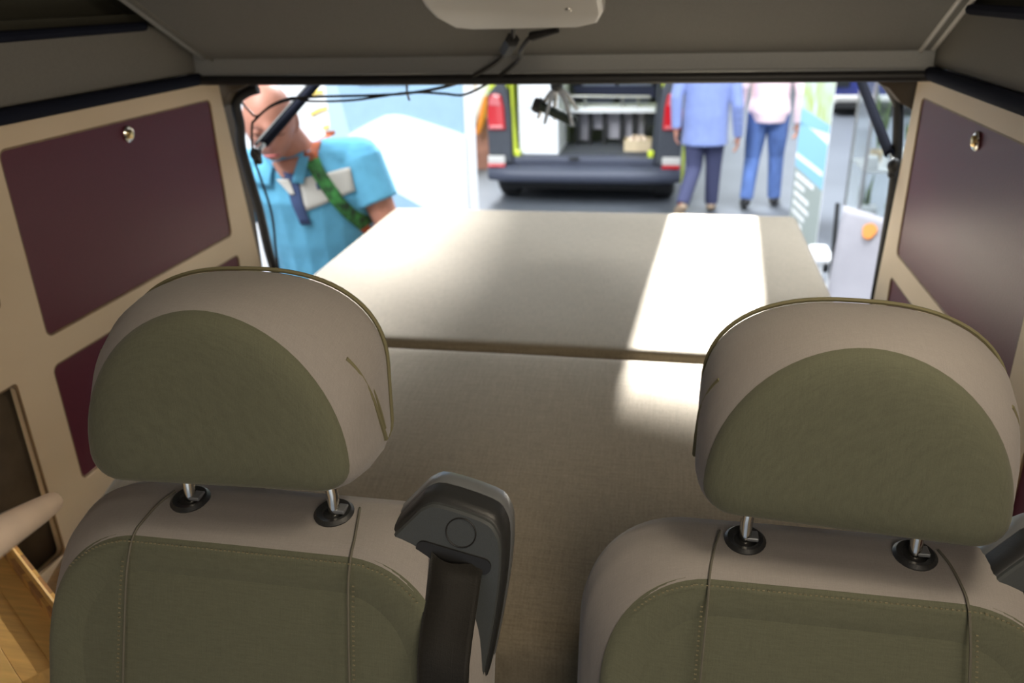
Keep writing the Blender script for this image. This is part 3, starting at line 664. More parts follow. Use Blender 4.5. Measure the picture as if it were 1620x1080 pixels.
def person(loc, yaw, J, label, top_m, leg_m, shoe_m, sleeve=1.0, hem=None, torso=None, headp=(0, 0), hair=True, topname='shirt', voxel=.008, flare=0, hands=None):
    root = empty('person', loc, label, 'person', rz=yaw)
    g = G(); T = torso
    ovals(g, T)
    nk = Vector(J['neck']); hc = Vector(J['head'])
    g.tube([nk + Vector((0, .015, -.06)), nk, nk.lerp(hc, .6) + Vector((0, .012, 0))], [.07, .060, .055], 14)
    rot = head(g, hc, *headp)
    for s_ in ('l', 'r'):
        sd = 1 if s_ == 'l' else -1
        sh, el, wr = (Vector(J[k + s_]) for k in ('sh', 'el', 'wr'))
        g.tube([sh, sh.lerp(el, .5), el, el.lerp(wr, .3), wr], [.055, .050, .042, .041, .027], 14, 0, True)
        hd, hn = (J['hd' + s_], J['hn' + s_])
        hand(g, wr, hd, hn, sd)
        hp, kn, an, toe = (Vector(J[k + s_]) for k in ('hp', 'kn', 'an', 'toe'))
        g.tube([hp, hp.lerp(kn, .5), kn, kn.lerp(an, .35), an], [.088, .078, .056, .056, .038], 14, 0, True)
        g.tube([an + Vector((0, 0, -.02)), an.lerp(toe, .5) + Vector((0, 0, -.03)), toe], [.036, .036, .028], 12, 0, True)
    link('body', fuse(g, voxel, 2), 'skin', root, angle=180)
    # ---- top
    g = G(); e = .014
    lo = [t for t in T if t[0][2] >= hem - .001]
    c0, a0, b0, y0 = T[0]
    import bisect
    def at_z(z):
        for (c1, a1, b1, y1), (c2, a2, b2, y2) in zip(T[:-1], T[1:]):
            if c1[2] <= z <= c2[2]:
                t = (z - c1[2]) / (c2[2] - c1[2]); return (tuple(c1[i] + (c2[i] - c1[i]) * t for i in range(3)), a1 + (a2 - a1) * t, b1 + (b2 - b1) * t, y1 + (y2 - y1) * t)
        return T[0]
    hz = [at_z(hem)] + [t for t in T if t[0][2] > hem + .02]
    ovals(g, [(c, a + e + flare * max(0, 1 - i / 2.0), b + e + flare * max(0, 1 - i / 2.0), yw) for i, (c, a, b, yw) in enumerate(hz[:-1])] + [(hz[-1][0], hz[-1][1] + .008, hz[-1][2] + .008, hz[-1][3])])
    g.tube([nk + Vector((0, .02, -.07)), nk + Vector((0, .01, -.012))], [.085, .069], 16)
    for s_ in ('l', 'r'):
        g.tube([nk + Vector((0, .03, -.045)), nk.lerp(Vector(J['sh' + s_]), .5) + Vector((0, .01, -.010)), Vector(J['sh' + s_]) + Vector((0, 0, .010))], [.062, .062, .060], 14, 0, True)
    for s_ in ('l', 'r'):
        sh, el, wr = (Vector(J[k + s_]) for k in ('sh', 'el', 'wr')); g.ell(sh, (.070, .072, .068))
        if sleeve >= 1: g.tube([sh, sh.lerp(el, .5), el, el.lerp(wr, .5), el.lerp(wr, .97)], [.072, .065, .056, .050, .043], 16, 0)
        else: g.tube([sh, sh.lerp(el, sleeve * .6), sh.lerp(el, sleeve)], [.074, .071, .070], 16, 0)
    tm_ = fuse(g, voxel, 3); shirt = link(topname, tm_, top_m, root, angle=180)
    # ---- trousers
    g = G(); pz = T[0][0]
    ovals(g, [(t[0], t[1] + .009, t[2] + .009, t[3]) for t in T[:3]])
    for s_ in ('l', 'r'):
        hp, kn, an = (Vector(J[k + s_]) for k in ('hp', 'kn', 'an'))
        g.tube([hp + Vector((0, 0, .04)), hp.lerp(kn, .5), kn, kn.lerp(an, .5), an + (an - kn).normalized() * .01], [.102, .094, .074, .068, .062], 16, 0)
    link('trousers', fuse(g, voxel, 3), leg_m, root, angle=180)
    for s_ in ('l', 'r'):
        an, toe = (Vector(J[k + s_]) for k in ('an', 'toe')); g = G()
        g.tube([an + (an - toe).normalized() * .03 + Vector((0, 0, -.045)), an + Vector((0, 0, -.04)), an.lerp(toe, .6) + Vector((0, 0, -.018)), toe], [.040, .046, .046, .036], 14, 3, True)
        link('shoe', fuse(g, .008, 2), shoe_m, root, angle=180)
    if hair:
        g = G(); g.ell(hc + rot @ Vector((0, .018, .022)), (.086, .098, .106), rot, 20, 12); link('hair', fuse(g, .01, 2), 'hair', root, angle=180)
    else:
        for sx in (-1, 1):
            e_ = G().ell(hc + rot @ Vector((sx * .031, -.078, .004)), (.014, .012, .011), rot, 14, 10).build('eyelid', 'skin', root, local=True)
            G().tube([hc + rot @ Vector((sx * .019, -.0885, -.002)), hc + rot @ Vector((sx * .031, -.0915, -.005)), hc + rot @ Vector((sx * .044, -.086, -.002))], .0014, 6, 3).build('eyelash', 'hair', e_, local=True)
            G().tube([hc + rot @ Vector((sx * .015, -.098, .022)), hc + rot @ Vector((sx * .032, -.097, .027)), hc + rot @ Vector((sx * .048, -.086, .022))], [.002, .0025, .0015], 8).build('eyebrow', 'redbrown', root, local=True)
        G().tube([hc + rot @ Vector((-.024, -.099, -.063)), hc + rot @ Vector((0, -.1095, -.0615)), hc + rot @ Vector((.024, -.099, -.063))], [.002, .0055, .002], 8, 3).build('lips', 'lip', root, local=True)
    return root, tm_, hc, rot

# walkers: local frame faces -Y; turned round so that they walk away
def walk(stride, hs=1.0, armsw=.10, lean=0, hipw=.09, sw=.20):
    J = dict(neck=(0, -.01 - lean, 1.50 * hs), head=(0, -.03 - lean, 1.655 * hs),
             shl=(sw, -lean, 1.42 * hs), shr=(-sw, -lean, 1.42 * hs), ell=(sw + .06, .05 + armsw, 1.14 * hs), elr=(-sw - .05, .04 - armsw * .6, 1.14 * hs),
             wrl=(sw + .07, -.02 + armsw, .90 * hs), wrr=(-sw - .05, -.06 - armsw, .90 * hs),
             hdl=(0, -.15, -1), hdr=(0, -.15, -1), hnl=(-1, 0, 0), hnr=(1, 0, 0),
             hpl=(hipw, 0, .90 * hs), hpr=(-hipw, 0, .90 * hs),
             knl=(hipw + .01, -.02 + stride * .35, .49 * hs), knr=(-hipw - .01, -.06 - stride * .5, .50 * hs),
             anl=(hipw + .01, .10 + stride, .115), anr=(-hipw - .02, -.02 - stride * .6, .095),
             toel=(hipw + .02, -.04 + stride, .038), toer=(-hipw - .04, -.18 - stride * .6, .038))
    T = [((0, .01, .80 * hs), .135, .105, 0), ((0, .01, .92 * hs), .172, .125, 0), ((0, 0, 1.04 * hs), .155, .112, 0), ((0, -lean * .6, 1.20 * hs), .165, .118, 0), ((0, -lean, 1.36 * hs), .185, .115, 0), ((0, -lean, 1.45 * hs), .155, .085, 0), ((0, -lean, 1.50 * hs), .075, .06, 0)]
    return J, T
J, T = walk(.17, 1.0, .06, .02, .085)
J['wrr'] = (-.30, -.02, .72); J['elr'] = (-.27, .05, 1.00); J['wrl'] = (.26, .06, .80); J['ell'] = (.27, .05, 1.08)
J['shl'] = (.20, -.02, 1.36); J['shr'] = (-.20, -.02, 1.36)
J['knl'] = (.08, .03, .44); J['anl'] = (.17, .26, .16); J['toel'] = (.21, .17, .06); J['hpl'] = (.085, 0, .82); J['hpr'] = (-.085, 0, .82); J['knr'] = (-.10, -.05, .46)
person((.295, 7.86, 0), PI, J, 'person in a blue blazer and dark trousers walking away beside the lime van', 'blazer', 'trouser', 'shoe_tan', 1.0, .66, [((0, .01, .66), .190, .135, 0)] + [((c[0], c[1], c[2]), max(a * 1.08, .185 if c[2] < 1.3 else 0), max(b, .125 if c[2] < 1.3 else 0), y) for (c, a, b, y) in T], topname='blazer', flare=.006)
J, T = walk(.05, 1.0, .02, 0, .10)
J['wrr'] = (-.27, .0, .80); J['elr'] = (-.27, .05, 1.08); J['hpl'] = (.09, 0, .86); J['hpr'] = (-.09, 0, .86)
J['anl'] = (.145, .08, .115); J['toel'] = (.16, -.05, .038); J['knl'] = (.115, .0, .48); J['anr'] = (-.13, -.10, .095); J['toer'] = (-.17, -.24, .038)
person((.875, 8.15, 0), PI, J, 'person in a pale pink shirt and blue jeans walking away', 'pink', 'jeans', 'shoe_dark', 1.0, .82, T, topname='shirt', flare=.006)

# bald man beside the bed; local frame = world offset, faces -Y
ML = Vector((-1.16, 2.62, 0))
def mp(x, y, z): return (x - ML.x, y - ML.y, z)
J = dict(neck=mp(-1.175, 2.475, 1.545), head=mp(-1.195, 2.360, 1.656),
         shl=mp(-.990, 2.54, 1.515), shr=mp(-1.370, 2.45, 1.480), ell=mp(-.900, 2.52, 1.29), elr=mp(-1.43, 2.40, 1.22),
         wrl=mp(-.93, 2.50, 1.04), wrr=mp(-1.30, 2.22, 1.16), hdl=(-.1, -.1, -1), hdr=(.6, -.6, .1), hnl=(-1, 0, 0), hnr=(.3, .5, .6),
         hpl=mp(-1.06, 2.64, .93), hpr=mp(-1.25, 2.64, .93), knl=mp(-1.05, 2.61, .50), knr=mp(-1.27, 2.60, .50), anl=mp(-1.05, 2.68, .095), anr=mp(-1.28, 2.66, .095), toel=mp(-1.02, 2.52, .038), toer=mp(-1.31, 2.50, .038))
T = [(mp(-1.155, 2.65, .86), .15, .11, 0), (mp(-1.155, 2.64, .96), .178, .135, 0), (mp(-1.155, 2.61, 1.10), .172, .15, 0), (mp(-1.16, 2.565, 1.25), .180, .145, .1), (mp(-1.17, 2.52, 1.40), .200, .13, .2), (mp(-1.175, 2.50, 1.49), .180, .10, .22), (mp(-1.175, 2.49, 1.555), .085, .07, 0)]
man, tm_, hc, hrot = person(ML, 0, J, 'bald person in a turquoise polo shirt with camouflage strap looking down beside the bed', 'turq', 'jeans', 'shoe_dark', .62, .92, T, headp=(math.radians(16), math.radians(23)), hair=False, topname='polo_shirt', voxel=.006)
bvh = BVHTree.FromPolygons([v.co.copy() for v in tm_.vertices], [tuple(p.vertices) for p in tm_.polygons])
def on_shirt(x, z, off=.003):
    h = bvh.ray_cast(Vector((x - ML.x, -3, z)), Vector((0, 1, 0)))[0]
    return Vector((x - ML.x, (h.y if h else 0) - off, z))
def patch(name, corners, m, nx=8, nz=8, off=.003):
    a, b, c, d = corners; vs = []
    for j in range(nz + 1):
        for i in range(nx + 1):
            u = i / nx; v = j / nz
            x = (a[0] * (1 - u) + b[0] * u) * (1 - v) + (d[0] * (1 - u) + c[0] * u) * v; z = (a[1] * (1 - u) + b[1] * u) * (1 - v) + (d[1] * (1 - u) + c[1] * u) * v
            vs.append(on_shirt(x, z, off))
    o = G().add(vs, [(j * (nx + 1) + i, j * (nx + 1) + i + 1, (j + 1) * (nx + 1) + i + 1, (j + 1) * (nx + 1) + i) for j in range(nz) for i in range(nx)]).build(name, m, man, local=True)
    s_ = o.modifiers.new('t', 'SOLIDIFY'); s_.thickness = .001; s_.offset = 1; return o
patch('chest_panel', ((-1.145, 1.475), (-.995, 1.500), (-.985, 1.425), (-1.125, 1.375)), 'cream')
patch('open_neck', ((-1.225, 1.525), (-1.125, 1.545), (-1.160, 1.478), (-1.185, 1.478)), 'skin', off=.004)
patch('chest_emblem', ((-1.088, 1.462), (-1.072, 1.465), (-1.070, 1.445), (-1.084, 1.440)), 'navy', 3, 3, .0055)
patch('placket', ((-1.185, 1.50), (-1.140, 1.49), (-1.118, 1.33), (-1.150, 1.33)), 'navy', off=.005)
patch('placket_lining', ((-1.205, 1.478), (-1.165, 1.478), (-1.150, 1.43), (-1.165, 1.43)), 'cream', off=.008)
# polo collar
for sx, pts in ((1, ((-1.130, 1.558), (-1.155, 1.468), (-1.120, 1.462), (-1.103, 1.555))), (-1, ((-1.265, 1.545), (-1.29, 1.46), (-1.225, 1.455), (-1.215, 1.515)))):
    patch('collar', pts, 'turq', 6, 6, .012)
def ribbon(path, wd, m, name, off=.010):
    P = smooth_path([(p[0], 0, p[1]) for p in path], 6); vs = []
    for i, p in enumerate(P):
        d = (P[min(i + 1, len(P) - 1)] - P[max(i - 1, 0)]).normalized(); n_ = Vector((d.z, 0, -d.x))
        for t in (-1, -.33, .33, 1):
            q = p + n_ * wd * .5 * t; vs.append(on_shirt(q.x, q.z, off))
    o = G().add(vs, [(i * 4 + k, i * 4 + k + 1, i * 4 + 5 + k, i * 4 + 4 + k) for i in range(len(P) - 1) for k in range(3)]).build(name, m, man, local=True)
    s_ = o.modifiers.new('t', 'SOLIDIFY'); s_.thickness = .003; s_.offset = 0; return o
ribbon([(-1.102, 1.535), (-1.074, 1.485), (-1.045, 1.43), (-1.005, 1.355), (-.972, 1.30)], .036, 'camo', 'camera_strap')
ribbon([(-1.112, 1.588), (-1.108, 1.562), (-1.100, 1.530)], .034, 'camo_o', 'strap_shoulder_end')
ribbon([(-.972, 1.30), (-.957, 1.265), (-.945, 1.22)], .038, 'camo_o', 'strap_lower_end')
pp = G().box((-1.285, 2.14, 1.19), (.12, .006, .17), Matrix.Rotation(.5, 3, 'X') @ Matrix.Rotation(.2, 3, 'Y'))
tag(pp.build('leaflet', 'paper', smooth=False), 'white leaflet held low by the bald person', 'paper')

# ================================================================== BOOTH WALL
bw = empty('display_wall', (-1.5, 4.03, 0), 'tall white display wall with a light blue print and a white hill shape', 'display wall')
G().box((-1.33, 4.03, 1.2), (.74, .06, 2.4)).build('wall_panel', 'white', bw, smooth=False)
G().prism([(-1.696, 1.10), (-1.004, 1.10), (-.997, 2.36), (-1.70, 2.36)], (0, 4.0, 0), X, Z, Y * -.004).build('blue_print', 'lightblue', bw, smooth=False)
G().prism([(-1.640, 1.10), (-1.55, 1.10), (-1.64, 1.62), (-1.70, 1.62), (-1.70, 1.30)], (0, 3.996, 0), X, Z, Y * -.002).build('pale_streak', 'palerblue', bw, smooth=False)
hill = [(-1.70, .30), (-.997, .30), (-.997, 1.352), (-1.05, 1.372), (-1.20, 1.418), (-1.30, 1.446), (-1.35, 1.452), (-1.40, 1.448), (-1.48, 1.414), (-1.58, 1.365), (-1.64, 1.325), (-1.70, 1.27)]
G().prism(hill, (0, 3.995, 0), X, Z, Y * -.004).build('white_hill_print', 'white', bw, smooth=False)
G().prism([(-1.452, .99), (-1.408, 1.085), (-1.235, .99), (-1.2, .9), (-1.5, .9)], (0, 3.990, 0), X, Z, Y * -.003).build('blue_wedge_print', 'lightblue', bw, smooth=False)
G().box((-1.40, 3.993, 1.615), (.26, .006, .045)).build('white_bar_print', 'white', bw, smooth=False)
bw2 = empty('display_wall', (-2.1, 4.15, 0), 'plain white display wall with yellow strokes behind the bald head', 'display wall')
G().box((-2.1, 4.18, 1.2), (.86, .06, 2.4)).build('wall_panel', 'white', bw2, smooth=False)
for x0, z0, x1, z1 in ((-1.86, 1.43, -1.76, 1.465), (-1.80, 1.36, -1.74, 1.37), (-1.85, 1.53, -1.78, 1.545)):
    G().tube([(x0, 4.147, z0), ((x0 + x1) / 2, 4.146, (z0 + z1) / 2 + .006), (x1, 4.147, z1)], .011, 8).build('yellow_stroke', 'yellow', bw2)

# ================================================================== LIME VAN
vx = -.855; vy = 8.15
van = empty('van', (vx, 9.5, 0), 'lime green van seen from behind with its tailgate open', 'van')
def V(x, y, z): return (vx + x, vy + y, z)
for sx in (-1, 1):
    # side skins
    sd = [(.12, .30), (4.9, .30), (4.95, .9), (4.2, 1.25), (3.6, 1.95), (.25, 1.97), (.10, 1.2)]
    G().prism(sd, V(sx * .93, 0, 0), Y, Z, X * (-sx * .05)).build('side_panel', 'lime', van, smooth=False)
    # dark rear corner (D pillar)
    cp = [(.705, .40), (.945, .40), (.955, .75), (.945, 1.06), (.90, 1.12), (.84, 1.18), (.78, 1.20), (.74, 1.12), (.715, .9)]
    G().prism([(sx * p[0], p[1]) for p in cp], V(0, 0, 0), X, Z, Y * .16).build('rear_corner', 'wrap', van, smooth=False, bevel=.02)
    up = [(.74, 1.10), (.93, 1.10), (.90, 1.6), (.82, 1.95), (.70, 1.95), (.74, 1.6)]
    G().prism([(sx * p[0], p[1]) for p in up], V(0, .03, 0), X, Z, Y * .12).build('rear_pillar', 'lime', van, smooth=False, bevel=.015)
    G().prism([(sx * .665, .50), (sx * .705, .46), (sx * .715, .9), (sx * .745, 1.95), (sx * .725, 1.95), (sx * .690, .9)], V(0, .05, 0), X, Z, Y * .10).build('door_frame', 'lime' if sx < 0 else 'wrap', van, smooth=False, bevel=.01)
    G().box(V(sx * .66, .06, .50), (.06, .06, .07)).build('frame_corner', 'lime', van, smooth=False, bevel=.015)
    # tail light
    tl = G().prism([(sx * .765, .735), (sx * .935, .735), (sx * .945, .90), (sx * .925, 1.05), (sx * .88, 1.085), (sx * .80, 1.07), (sx * .775, .95)], V(0, -.03, 0), X, Z, Y * .10).build('tail_light', 'red', van, smooth=False, bevel=.015)
    G().prism([(sx * .80, .965), (sx * .925, .975), (sx * .91, 1.045), (sx * .88, 1.07), (sx * .82, 1.055)], V(0, -.036, 0), X, Z, Y * .02).build('indicator_lens', 'redlight', tl, smooth=False, bevel=.006)
    G().box(V(sx * .855, -.033, .765), (.14, .02, .03)).build('reverse_lens', 'redlight', tl, smooth=False, bevel=.005)
    G().box(V(sx * .86, -.02, .445), (.175, .05, .075)).build('corner_plate', 'case_grey', van, smooth=False, bevel=.01)
    G().box(V(sx * .86, -.045, .392), (.175, .03, .03)).build('reflector', 'red', van, smooth=False, bevel=.006)
    # rear wheels
    wc = Vector(V(sx * .79, .42, .33))
    t_ = G().lathe(wc - X * .11, X, [(.18, 0), (.28, -.0), (.325, .03), (.33, .07), (.33, .15), (.325, .19), (.28, .22), (.18, .22)], 36).build('wheel', 'tyre', van)
    G().lathe(wc + X * sx * .10, X * sx, [(.01, -.02), (.19, -.02), (.2, .012), (.17, .004), (.05, .01), (.01, .012)], 28).build('rim', 'alloy', t_)
    wf = Vector(V(sx * .80, 3.6, .33)); t_ = G().lathe(wf - X * .11, X, [(.18, 0), (.28, 0), (.33, .05), (.33, .17), (.28, .22), (.18, .22)], 28).build('wheel', 'tyre', van)
    G().lathe(wf + X * sx * .10, X * sx, [(.01, -.02), (.19, -.02), (.2, .012), (.01, .012)], 24).build('rim', 'alloy', t_)
bmp = []
for y, z0, z1, hw in ((-.10, .215, .335, .90), (-.13, .23, .365, .88), (-.12, .25, .385, .87)): pass
g = G(); prof = [(.10, .225), (-.06, .225), (-.12, .25), (-.14, .30), (-.13, .345), (-.09, .375), (.0, .39), (.12, .40)]
R = []
for t in [i / 16 * 2 - 1 for i in range(17)]:
    R.append([Vector(V(t * .955, p[0] + .10 * abs(t) ** 6, p[1])) for p in prof])
g.rings(R); g.build('bumper', 'bumper', van, angle=50)
G().box(V(0, .10, .43), (1.40, .16, .075)).build('load_sill', 'bumper', van, smooth=False, bevel=.015)
lt = G().box(V(-.085, .01, .455), (.10, .03, .025)).build('latch', 'black', van, smooth=False, bevel=.006)
G().box(V(0, 1.35, .455), (1.42, 2.4, .04)).build('load_floor', 'mat_dark', van, smooth=False)
G().box(V(0, 2.45, .20), (1.7, 4.6, .16)).build('underbody', 'tyre', van, smooth=False)
G().box(V(0, 2.2, 1.98), (1.72, 4.0, .06)).build('roof', 'lime', van, smooth=False, bevel=.03)
tp = plate([[(-.70, 0), (.70, 0), (.74, .15), (.72, 1.15), (-.72, 1.15), (-.74, .15)]], .06); place(tp, V(0, .05, 2.0), X, Vector((0, -.94, .34)), van); link('tailgate', tp, 'lime', van, smooth=False)
G().box(V(0, 4.9, .7), (1.8, .1, .8)).build('front_end', 'lime', van, smooth=False)
# inside: white cupboard on the left, white bed rack, seats
cu = G().box(V(-.455, .55, .82), (.40, .85, .72)).build('white_cupboard', 'white_gloss', van, smooth=False, bevel=.01)
G().box(V(-.44, .11, .70), (.36, .012, .44)).build('cupboard_door', 'white_gloss', cu, smooth=False, bevel=.004)
G().box(V(-.44, .11, 1.05), (.36, .012, .22)).build('cupboard_door', 'white_gloss', cu, smooth=False, bevel=.004)
G().box(V(.22, .75, .845), (.92, .35, .055)).build('rack_board', 'white_gloss', van, smooth=False, bevel=.01)
rk = G().tube([V(-.22, .60, .985), V(.62, .60, .975)], .014, 10).build('rack_rail', 'steel', van)
for x in (-.04, .34, .50): G().tube([V(x, .60, .87), V(x, .60, .98)], .013, 8).build('rail_post', 'steel', rk)
for x in (-.13, -.0, .15, .33, .46, .58): G().box(V(x, .72, .65), (.035, .05, .36)).build('rack_leg', 'black', van, smooth=False)
for x0, x1, z0 in ((-.115, -.02, .50), (.02, .13, .62), (.17, .31, .52), (.35, .44, .52), (.48, .56, .52)): G().box(V((x0 + x1) / 2, .80, (z0 + .81) / 2), (x1 - x0, .02, .81 - z0)).build('rack_panel', 'chair_cloth', van, smooth=False, bevel=.01)
for x in (.02, .42):
    G().rings([[Vector(V(x + px, 1.5 + yy, pz)) for px, pz in rrect(-.185, .80, .185, 1.35, .06)] for yy in (0, .03, .12)]).build('rear_seat', 'seat_blue', van, bevel=.02)
G().box(V(.2, 1.45, .93), (.9, .06, .13)).build('seat_back_strap', 'trouser', van, smooth=False)
G().box(V(0, 1.9, 1.2), (1.5, .03, 1.4)).build('bulkhead', 'wrap', van, smooth=False)
# small wooden crate on the load floor
cr = empty('crate', V(.52, .42, .475), 'small pale wooden crate on the load floor of the lime van', 'crate')
for dx, dy, sx_, sy_ in ((0, -.10, .27, .012), (0, .10, .27, .012), (-.13, 0, .012, .19), (.13, 0, .012, .19)):
    G().box(V(.52 + dx, .42 + dy, .53), (sx_, sy_, .11)).build('crate_board', 'crate', cr, smooth=False, bevel=.002)
G().box(V(.52, .42, .485), (.25, .19, .01)).build('crate_bottom', 'crate', cr, smooth=False)
for dx, wd in ((-.07, 'left'), (.0, 'middle'), (.07, 'right')): tag(G().tube([V(.52 + dx, .36, .585), V(.52 + dx * .6, .48, .592)], .026, 10, 0, True).build('parcel', 'palewood'), 'pale rounded parcel in the small crate in the lime van, the %s one' % wd, 'parcel', 'parcels in the crate')

# ================================================================== OTHER BACKGROUND THINGS
# blurred stall behind the booth wall
st = empty('display_stand', (-2.25, 9.85, 0), 'white and orange display stand with red-brown cloth behind the white wall', 'stand')
G().box((-2.29, 9.9, .30), (.24, .12, .60)).build('stand_base', 'redbrown', st, smooth=False)
G().tube([(-2.40, 9.8, .52), (-2.30, 9.78, .72), (-2.18, 9.8, 1.00), (-2.12, 9.85, 1.3)], [.07, .085, .09, .06], 12, 4, True).build('white_bolster', 'white', st)
G().tube([(-2.27, 9.72, .46), (-2.22, 9.72, .62), (-2.17, 9.74, .86)], [.03, .04, .03], 10, 3, True).build('orange_panel', 'orange', st)
G().tube([(-2.38, 9.74, .80), (-2.37, 9.74, .98)], [.035, .03], 10, 0, True).build('orange_panel', 'orange', st)
G().box((-2.29, 9.95, .95), (.22, .05, .75)).build('stand_back', 'crate', st, smooth=False)
# lime stool with white pole
ls = empty('folding_stool', (.16, 8.75, 0), 'lime green folding stool with a pale pole beside the lime van', 'stool')
G().prism([(.112, .10), (.145, .08), (.140, .52), (.115, .52)], (0, 8.70, 0), X, Z, Y * .03).build('lime_slat', 'lime', ls, smooth=False)
G().prism([(.195, .20), (.245, .12), (.215, .52), (.185, .50)], (0, 8.70, 0), X, Z, Y * .03).build('lime_slat', 'lime', ls, smooth=False)
G().tube([(.175, 8.74, .0), (.168, 8.74, .53)], .016, 10).build('pole', 'white', ls)
G().box((.18, 8.74, .54), (.13, .14, .03)).build('stool_seat', 'lime', ls, smooth=False, bevel=.005)
# roll-up banner, set edge-on to us
bn = empty('roll_up_banner', (.98, 6.12, 0), 'tall light blue roll-up banner with grey lower part and white text lines', 'banner')
BA = Vector((.930, 6.50, 0)); BB = Vector((1.013, 5.75, 0)); bd = (BB - BA); bL = bd.length; bu = bd.normalized(); bnn = Vector((-bu.y, bu.x, 0)); bnn = bnn if bnn.x < 0 else -bnn
def bprism(poly, d0, d1, m, name): return G().prism(poly, BA + bnn * d0, bu, Z, bnn * (d1 - d0)).build(name, m, bn, smooth=False)
bprism([(0, .06), (bL, .06), (bL, 2.0), (0, 2.0)], 0, .004, 'white', 'banner_sheet')
bprism([(0, .06), (bL, .06), (bL, .715), (0, .735)], .0045, .006, 'ban_grey', 'grey_print')
bprism([(0, .735), (bL, .715), (bL, 1.02), (bL * .5, 1.05), (0, 1.06)], .0045, .006, 'ban_blue', 'blue_print')
bprism([(0, 1.04), (bL, 1.09), (bL, 1.14), (0, 1.16)], .0045, .006, 'ban_blue', 'blue_print')
bprism([(0, 1.16), (bL, 1.14), (bL, 1.9), (0, 1.9)], .0045, .006, 'ban_top', 'plant_print')
bprism([(.0, .80), (bL * .95, .80), (bL * .95, .83), (0, .835)], .0062, .007, 'white', 'white_line_print')
for k, (u0, u1) in enumerate(((.08, .74), (.07, .44), (.08, .62), (.08, .65), (.08, .55), (.10, .48), (.10, .66))):
    z = .685 - k * .068
    a0 = u0 * bL
    while a0 < u1 * bL - .01:   # word by word, the lettering itself is too blurred to read
        a1 = min(a0 + (.11, .07, .14)[k % 3], u1 * bL)
        bprism([(a0, z - .016), (a1, z - .016), (a1, z + .016), (a0, z + .016)], .0062, .0075, 'white', 'text_line'); a0 = a1 + .016
G().box(((BA + BB) / 2 + Vector((0, 0, .03))), (.10, bL + .04, .06), Matrix.Rotation(math.atan2(bu.y, bu.x) - PI / 2, 3, 'Z')).build('banner_foot', 'steel', bn, smooth=False, bevel=.01)
# dark blue car far off
car = empty('car', (3.35, 14.8, 0), 'dark blue car parked far off behind the glass case', 'car')
cx0 = 3.35
prof = [(-.90, .30), (-.92, .50), (-.88, .80), (-.80, .92), (-.72, 1.35), (-.55, 1.45), (.55, 1.45), (.72, 1.35), (.80, .92), (.88, .80), (.92, .50), (.90, .30)]
G().rings([[Vector((cx0 + p[0] * k, y, .30 + (p[1] - .30) * h)) for p in prof] for y, k, h in ((14.40, .93, .55), (14.45, 1, .62), (15.1, 1, 1.0), (17.0, 1, 1.0), (17.6, 1, .6), (18.4, .95, .5))]).build('car_body', 'darkblue', car, angle=40)
G().rings([[Vector((cx0 + p[0] * .8, y, z)) for p in ((-1, 0), (1, 0))] + [Vector((cx0 + .7, y + .3, z + .42)), Vector((cx0 - .7, y + .3, z + .42))] for y, z in ((14.62, .92), (14.60, .92))]).build('rear_window', 'glass_dark', car, smooth=False)
G().box((cx0, 14.36, .27), (1.78, .12, .12)).build('bumper', 'case_grey', car, smooth=False, bevel=.03)
for sx in (-1, 1):
    for y in (14.95, 17.6): G().lathe((cx0 + sx * .80 - .1, y, .30), X, [(.1, 0), (.28, 0), (.30, .04), (.30, .16), (.28, .2), (.1, .2)], 28).build('wheel', 'tyre', car)
    G().box((cx0 + sx * .72, 14.38, .52), (.22, .06, .13)).build('tail_light', 'glass_dark', car, smooth=False, bevel=.02)
G().box((cx0, 15.6, .22), (1.6, 2.6, .16)).build('underbody', 'tyre', car, smooth=False)
# glass display case with plants
gc = empty('display_case', (1.82, 7.1, 0), 'tall glass display case with plants and pale boxes inside', 'display case')
for x in (1.50, 2.12):
    for y in (6.85, 7.4): G().box((x, y, .85), (.022, .022, 1.7)).build('case_post', 'steel', gc, smooth=False)
for y in (6.85, 7.4): G().box((1.81, y, .86), (.60, .006, 1.66)).build('pane', 'glass', gc, smooth=False)
for x in (1.50, 2.12): G().box((x, 7.125, .86), (.006, .53, 1.66)).build('pane', 'glass', gc, smooth=False)
for z in (.05, .62, 1.68): G().box((1.81, 7.125, z), (.60, .53, .02)).build('shelf', 'white', gc, smooth=False)
for (x, y, z, sx_, sz, lb_) in ((1.57, 6.97, .63, .08, .09, 'small pale box on the middle shelf of the glass case'), (1.75, 7.0, .63, .14, .14, 'larger pale box on the middle shelf of the glass case'), (1.60, 7.0, .06, .12, .25, 'pale box on the floor of the glass case, left one'), (1.98, 7.0, .06, .14, .3, 'tall pale box on the floor of the glass case, right one')):
    tag(G().box((x, y, z + sz / 2 + .004), (sx_, .12, sz)).build('box', 'white', smooth=False, bevel=.006), lb_, 'box', 'boxes in the glass case')
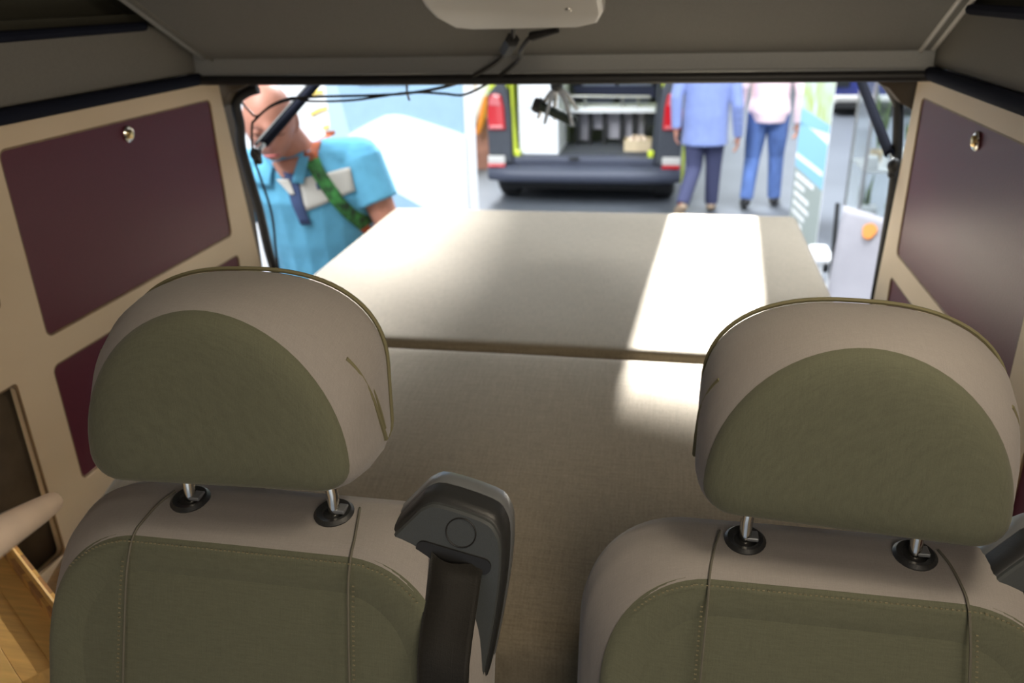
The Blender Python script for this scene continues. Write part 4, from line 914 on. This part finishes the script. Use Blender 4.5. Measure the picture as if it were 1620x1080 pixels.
for (x, y, z, h, lb_) in ((1.62, 7.25, .06, .42, 'leafy plant on the floor of the glass case, rear one'), (1.80, 7.0, .06, .38, 'leafy plant on the floor of the glass case, front one'), (1.66, 7.25, .63, .5, 'taller leafy plant on the middle shelf of the glass case'), (1.90, 7.2, .63, .44, 'lower leafy plant on the middle shelf of the glass case')):
    pl = empty('potted_plant', (x, y, z + .004), lb_, 'plant', 'plants in the glass case')
    G().lathe((x, y, z + .004), Z, [(.03, 0), (.045, .0), (.055, .09), (.05, .09), (.03, .07)], 16).build('pot', 'crate', pl)
    g = G()
    for k in range(16):
        a = k * 2.4; rr = .03 + .05 * random.random(); zt_ = z + .1 + h * (.4 + .6 * random.random()); c = Vector((x, y, z + .08)); e_ = Vector((x + rr * math.cos(a), y + rr * math.sin(a), zt_))
        dd = (e_ - c).normalized(); n_ = dd.cross(Vector((math.sin(a), -math.cos(a), .2))).normalized(); w_ = .014
        mid = c.lerp(e_, .6); g.add([c, mid + n_ * w_, e_, mid - n_ * w_], [(0, 1, 2, 3)])
    g.build('foliage', 'leaf', pl)
# camp chair
ch = empty('camp_chair', (.95, 4.3, 0), 'pale grey camp chair with a round orange logo beside the bed', 'chair')
CTL, CTR, CBR, CBL = Vector((.846, 4.2, .99)), Vector((1.26, 4.02, .91)), Vector((1.20, 3.72, .42)), Vector((.755, 3.90, .50))
nx, nz = 12, 14; vs = []
cn = (CTR - CTL).cross(CBL - CTL).normalized(); cn = cn if cn.y < 0 else -cn
for j in range(nz + 1):
    for i in range(nx + 1):
        u = i / nx; v = j / nz; p = CTL.lerp(CTR, u).lerp(CBL.lerp(CBR, u), v)
        vs.append(p - cn * .035 * math.sin(PI * u) * (.4 + .6 * v) + cn * .008 * math.sin(u * 8 + v * 5))
bc = G().add(vs, [(j * (nx + 1) + i, j * (nx + 1) + i + 1, (j + 1) * (nx + 1) + i + 1, (j + 1) * (nx + 1) + i) for j in range(nz) for i in range(nx)]).build('back_cloth', 'chair_cloth', ch)
so = bc.modifiers.new('t', 'SOLIDIFY'); so.thickness = .006
lc = CTL.lerp(CTR, .30).lerp(CBL.lerp(CBR, .30), .15) - cn * .012
lu = (CTR - CTL).normalized(); lv = cn.cross(lu)
lg = G().rings([[lc + cn * d + lu * .032 * math.cos(t_) * (1 + .12 * math.sin(3 * t_)) + lv * .040 * math.sin(t_) for t_ in [2 * PI * k / 20 for k in range(20)]] for d in (-.012, .008)]).build('orange_logo', 'orange', bc, smooth=False)
for a, b in ((CTL + Vector((-.02, .05, .0)), CTL.lerp(CBL, .5) + Vector((.02, .09, -.12))), (CTR + Vector((.02, .03, .0)), CBR + Vector((.02, .03, -.42)))):
    G().tube([a, a.lerp(b, .5), b], .011, 10).build('frame_tube', 'black_pl', ch)
sq = [CBL, CBR, CBR + Vector((-.12, -.42, .04)), CBL + Vector((-.12, -.42, .04))]
s2 = G().add(sq, [(0, 1, 2, 3)]).build('seat_cloth', 'chair_cloth', ch); so = s2.modifiers.new('t', 'SOLIDIFY'); so.thickness = .006
for p in sq[2:]: G().tube([p, Vector((p.x, p.y, .0))], .011, 10).build('frame_tube', 'black_pl', ch)
for p in sq[:2]: G().tube([p, Vector((p.x, p.y, .0))], .011, 10).build('frame_tube', 'black_pl', ch)
# white stool-like stand with black fitting between bed and camp chair
ws = empty('folding_table', (.90, 4.9, 0), 'white folding table with a black clip between the bed and the camp chair', 'table')
G().box((.90, 4.9, .53), (.10, .3, .025)).build('table_top', 'white', ws, smooth=False, bevel=.006)
for x in (.865, .935):
    for y in (4.78, 5.02): G().tube([(x, y, .52), (x, y, 0)], .012, 10).build('leg', 'white', ws)
G().box((.90, 4.73, .50), (.03, .03, .05)).build('clip', 'black', ws, smooth=False, bevel=.005)
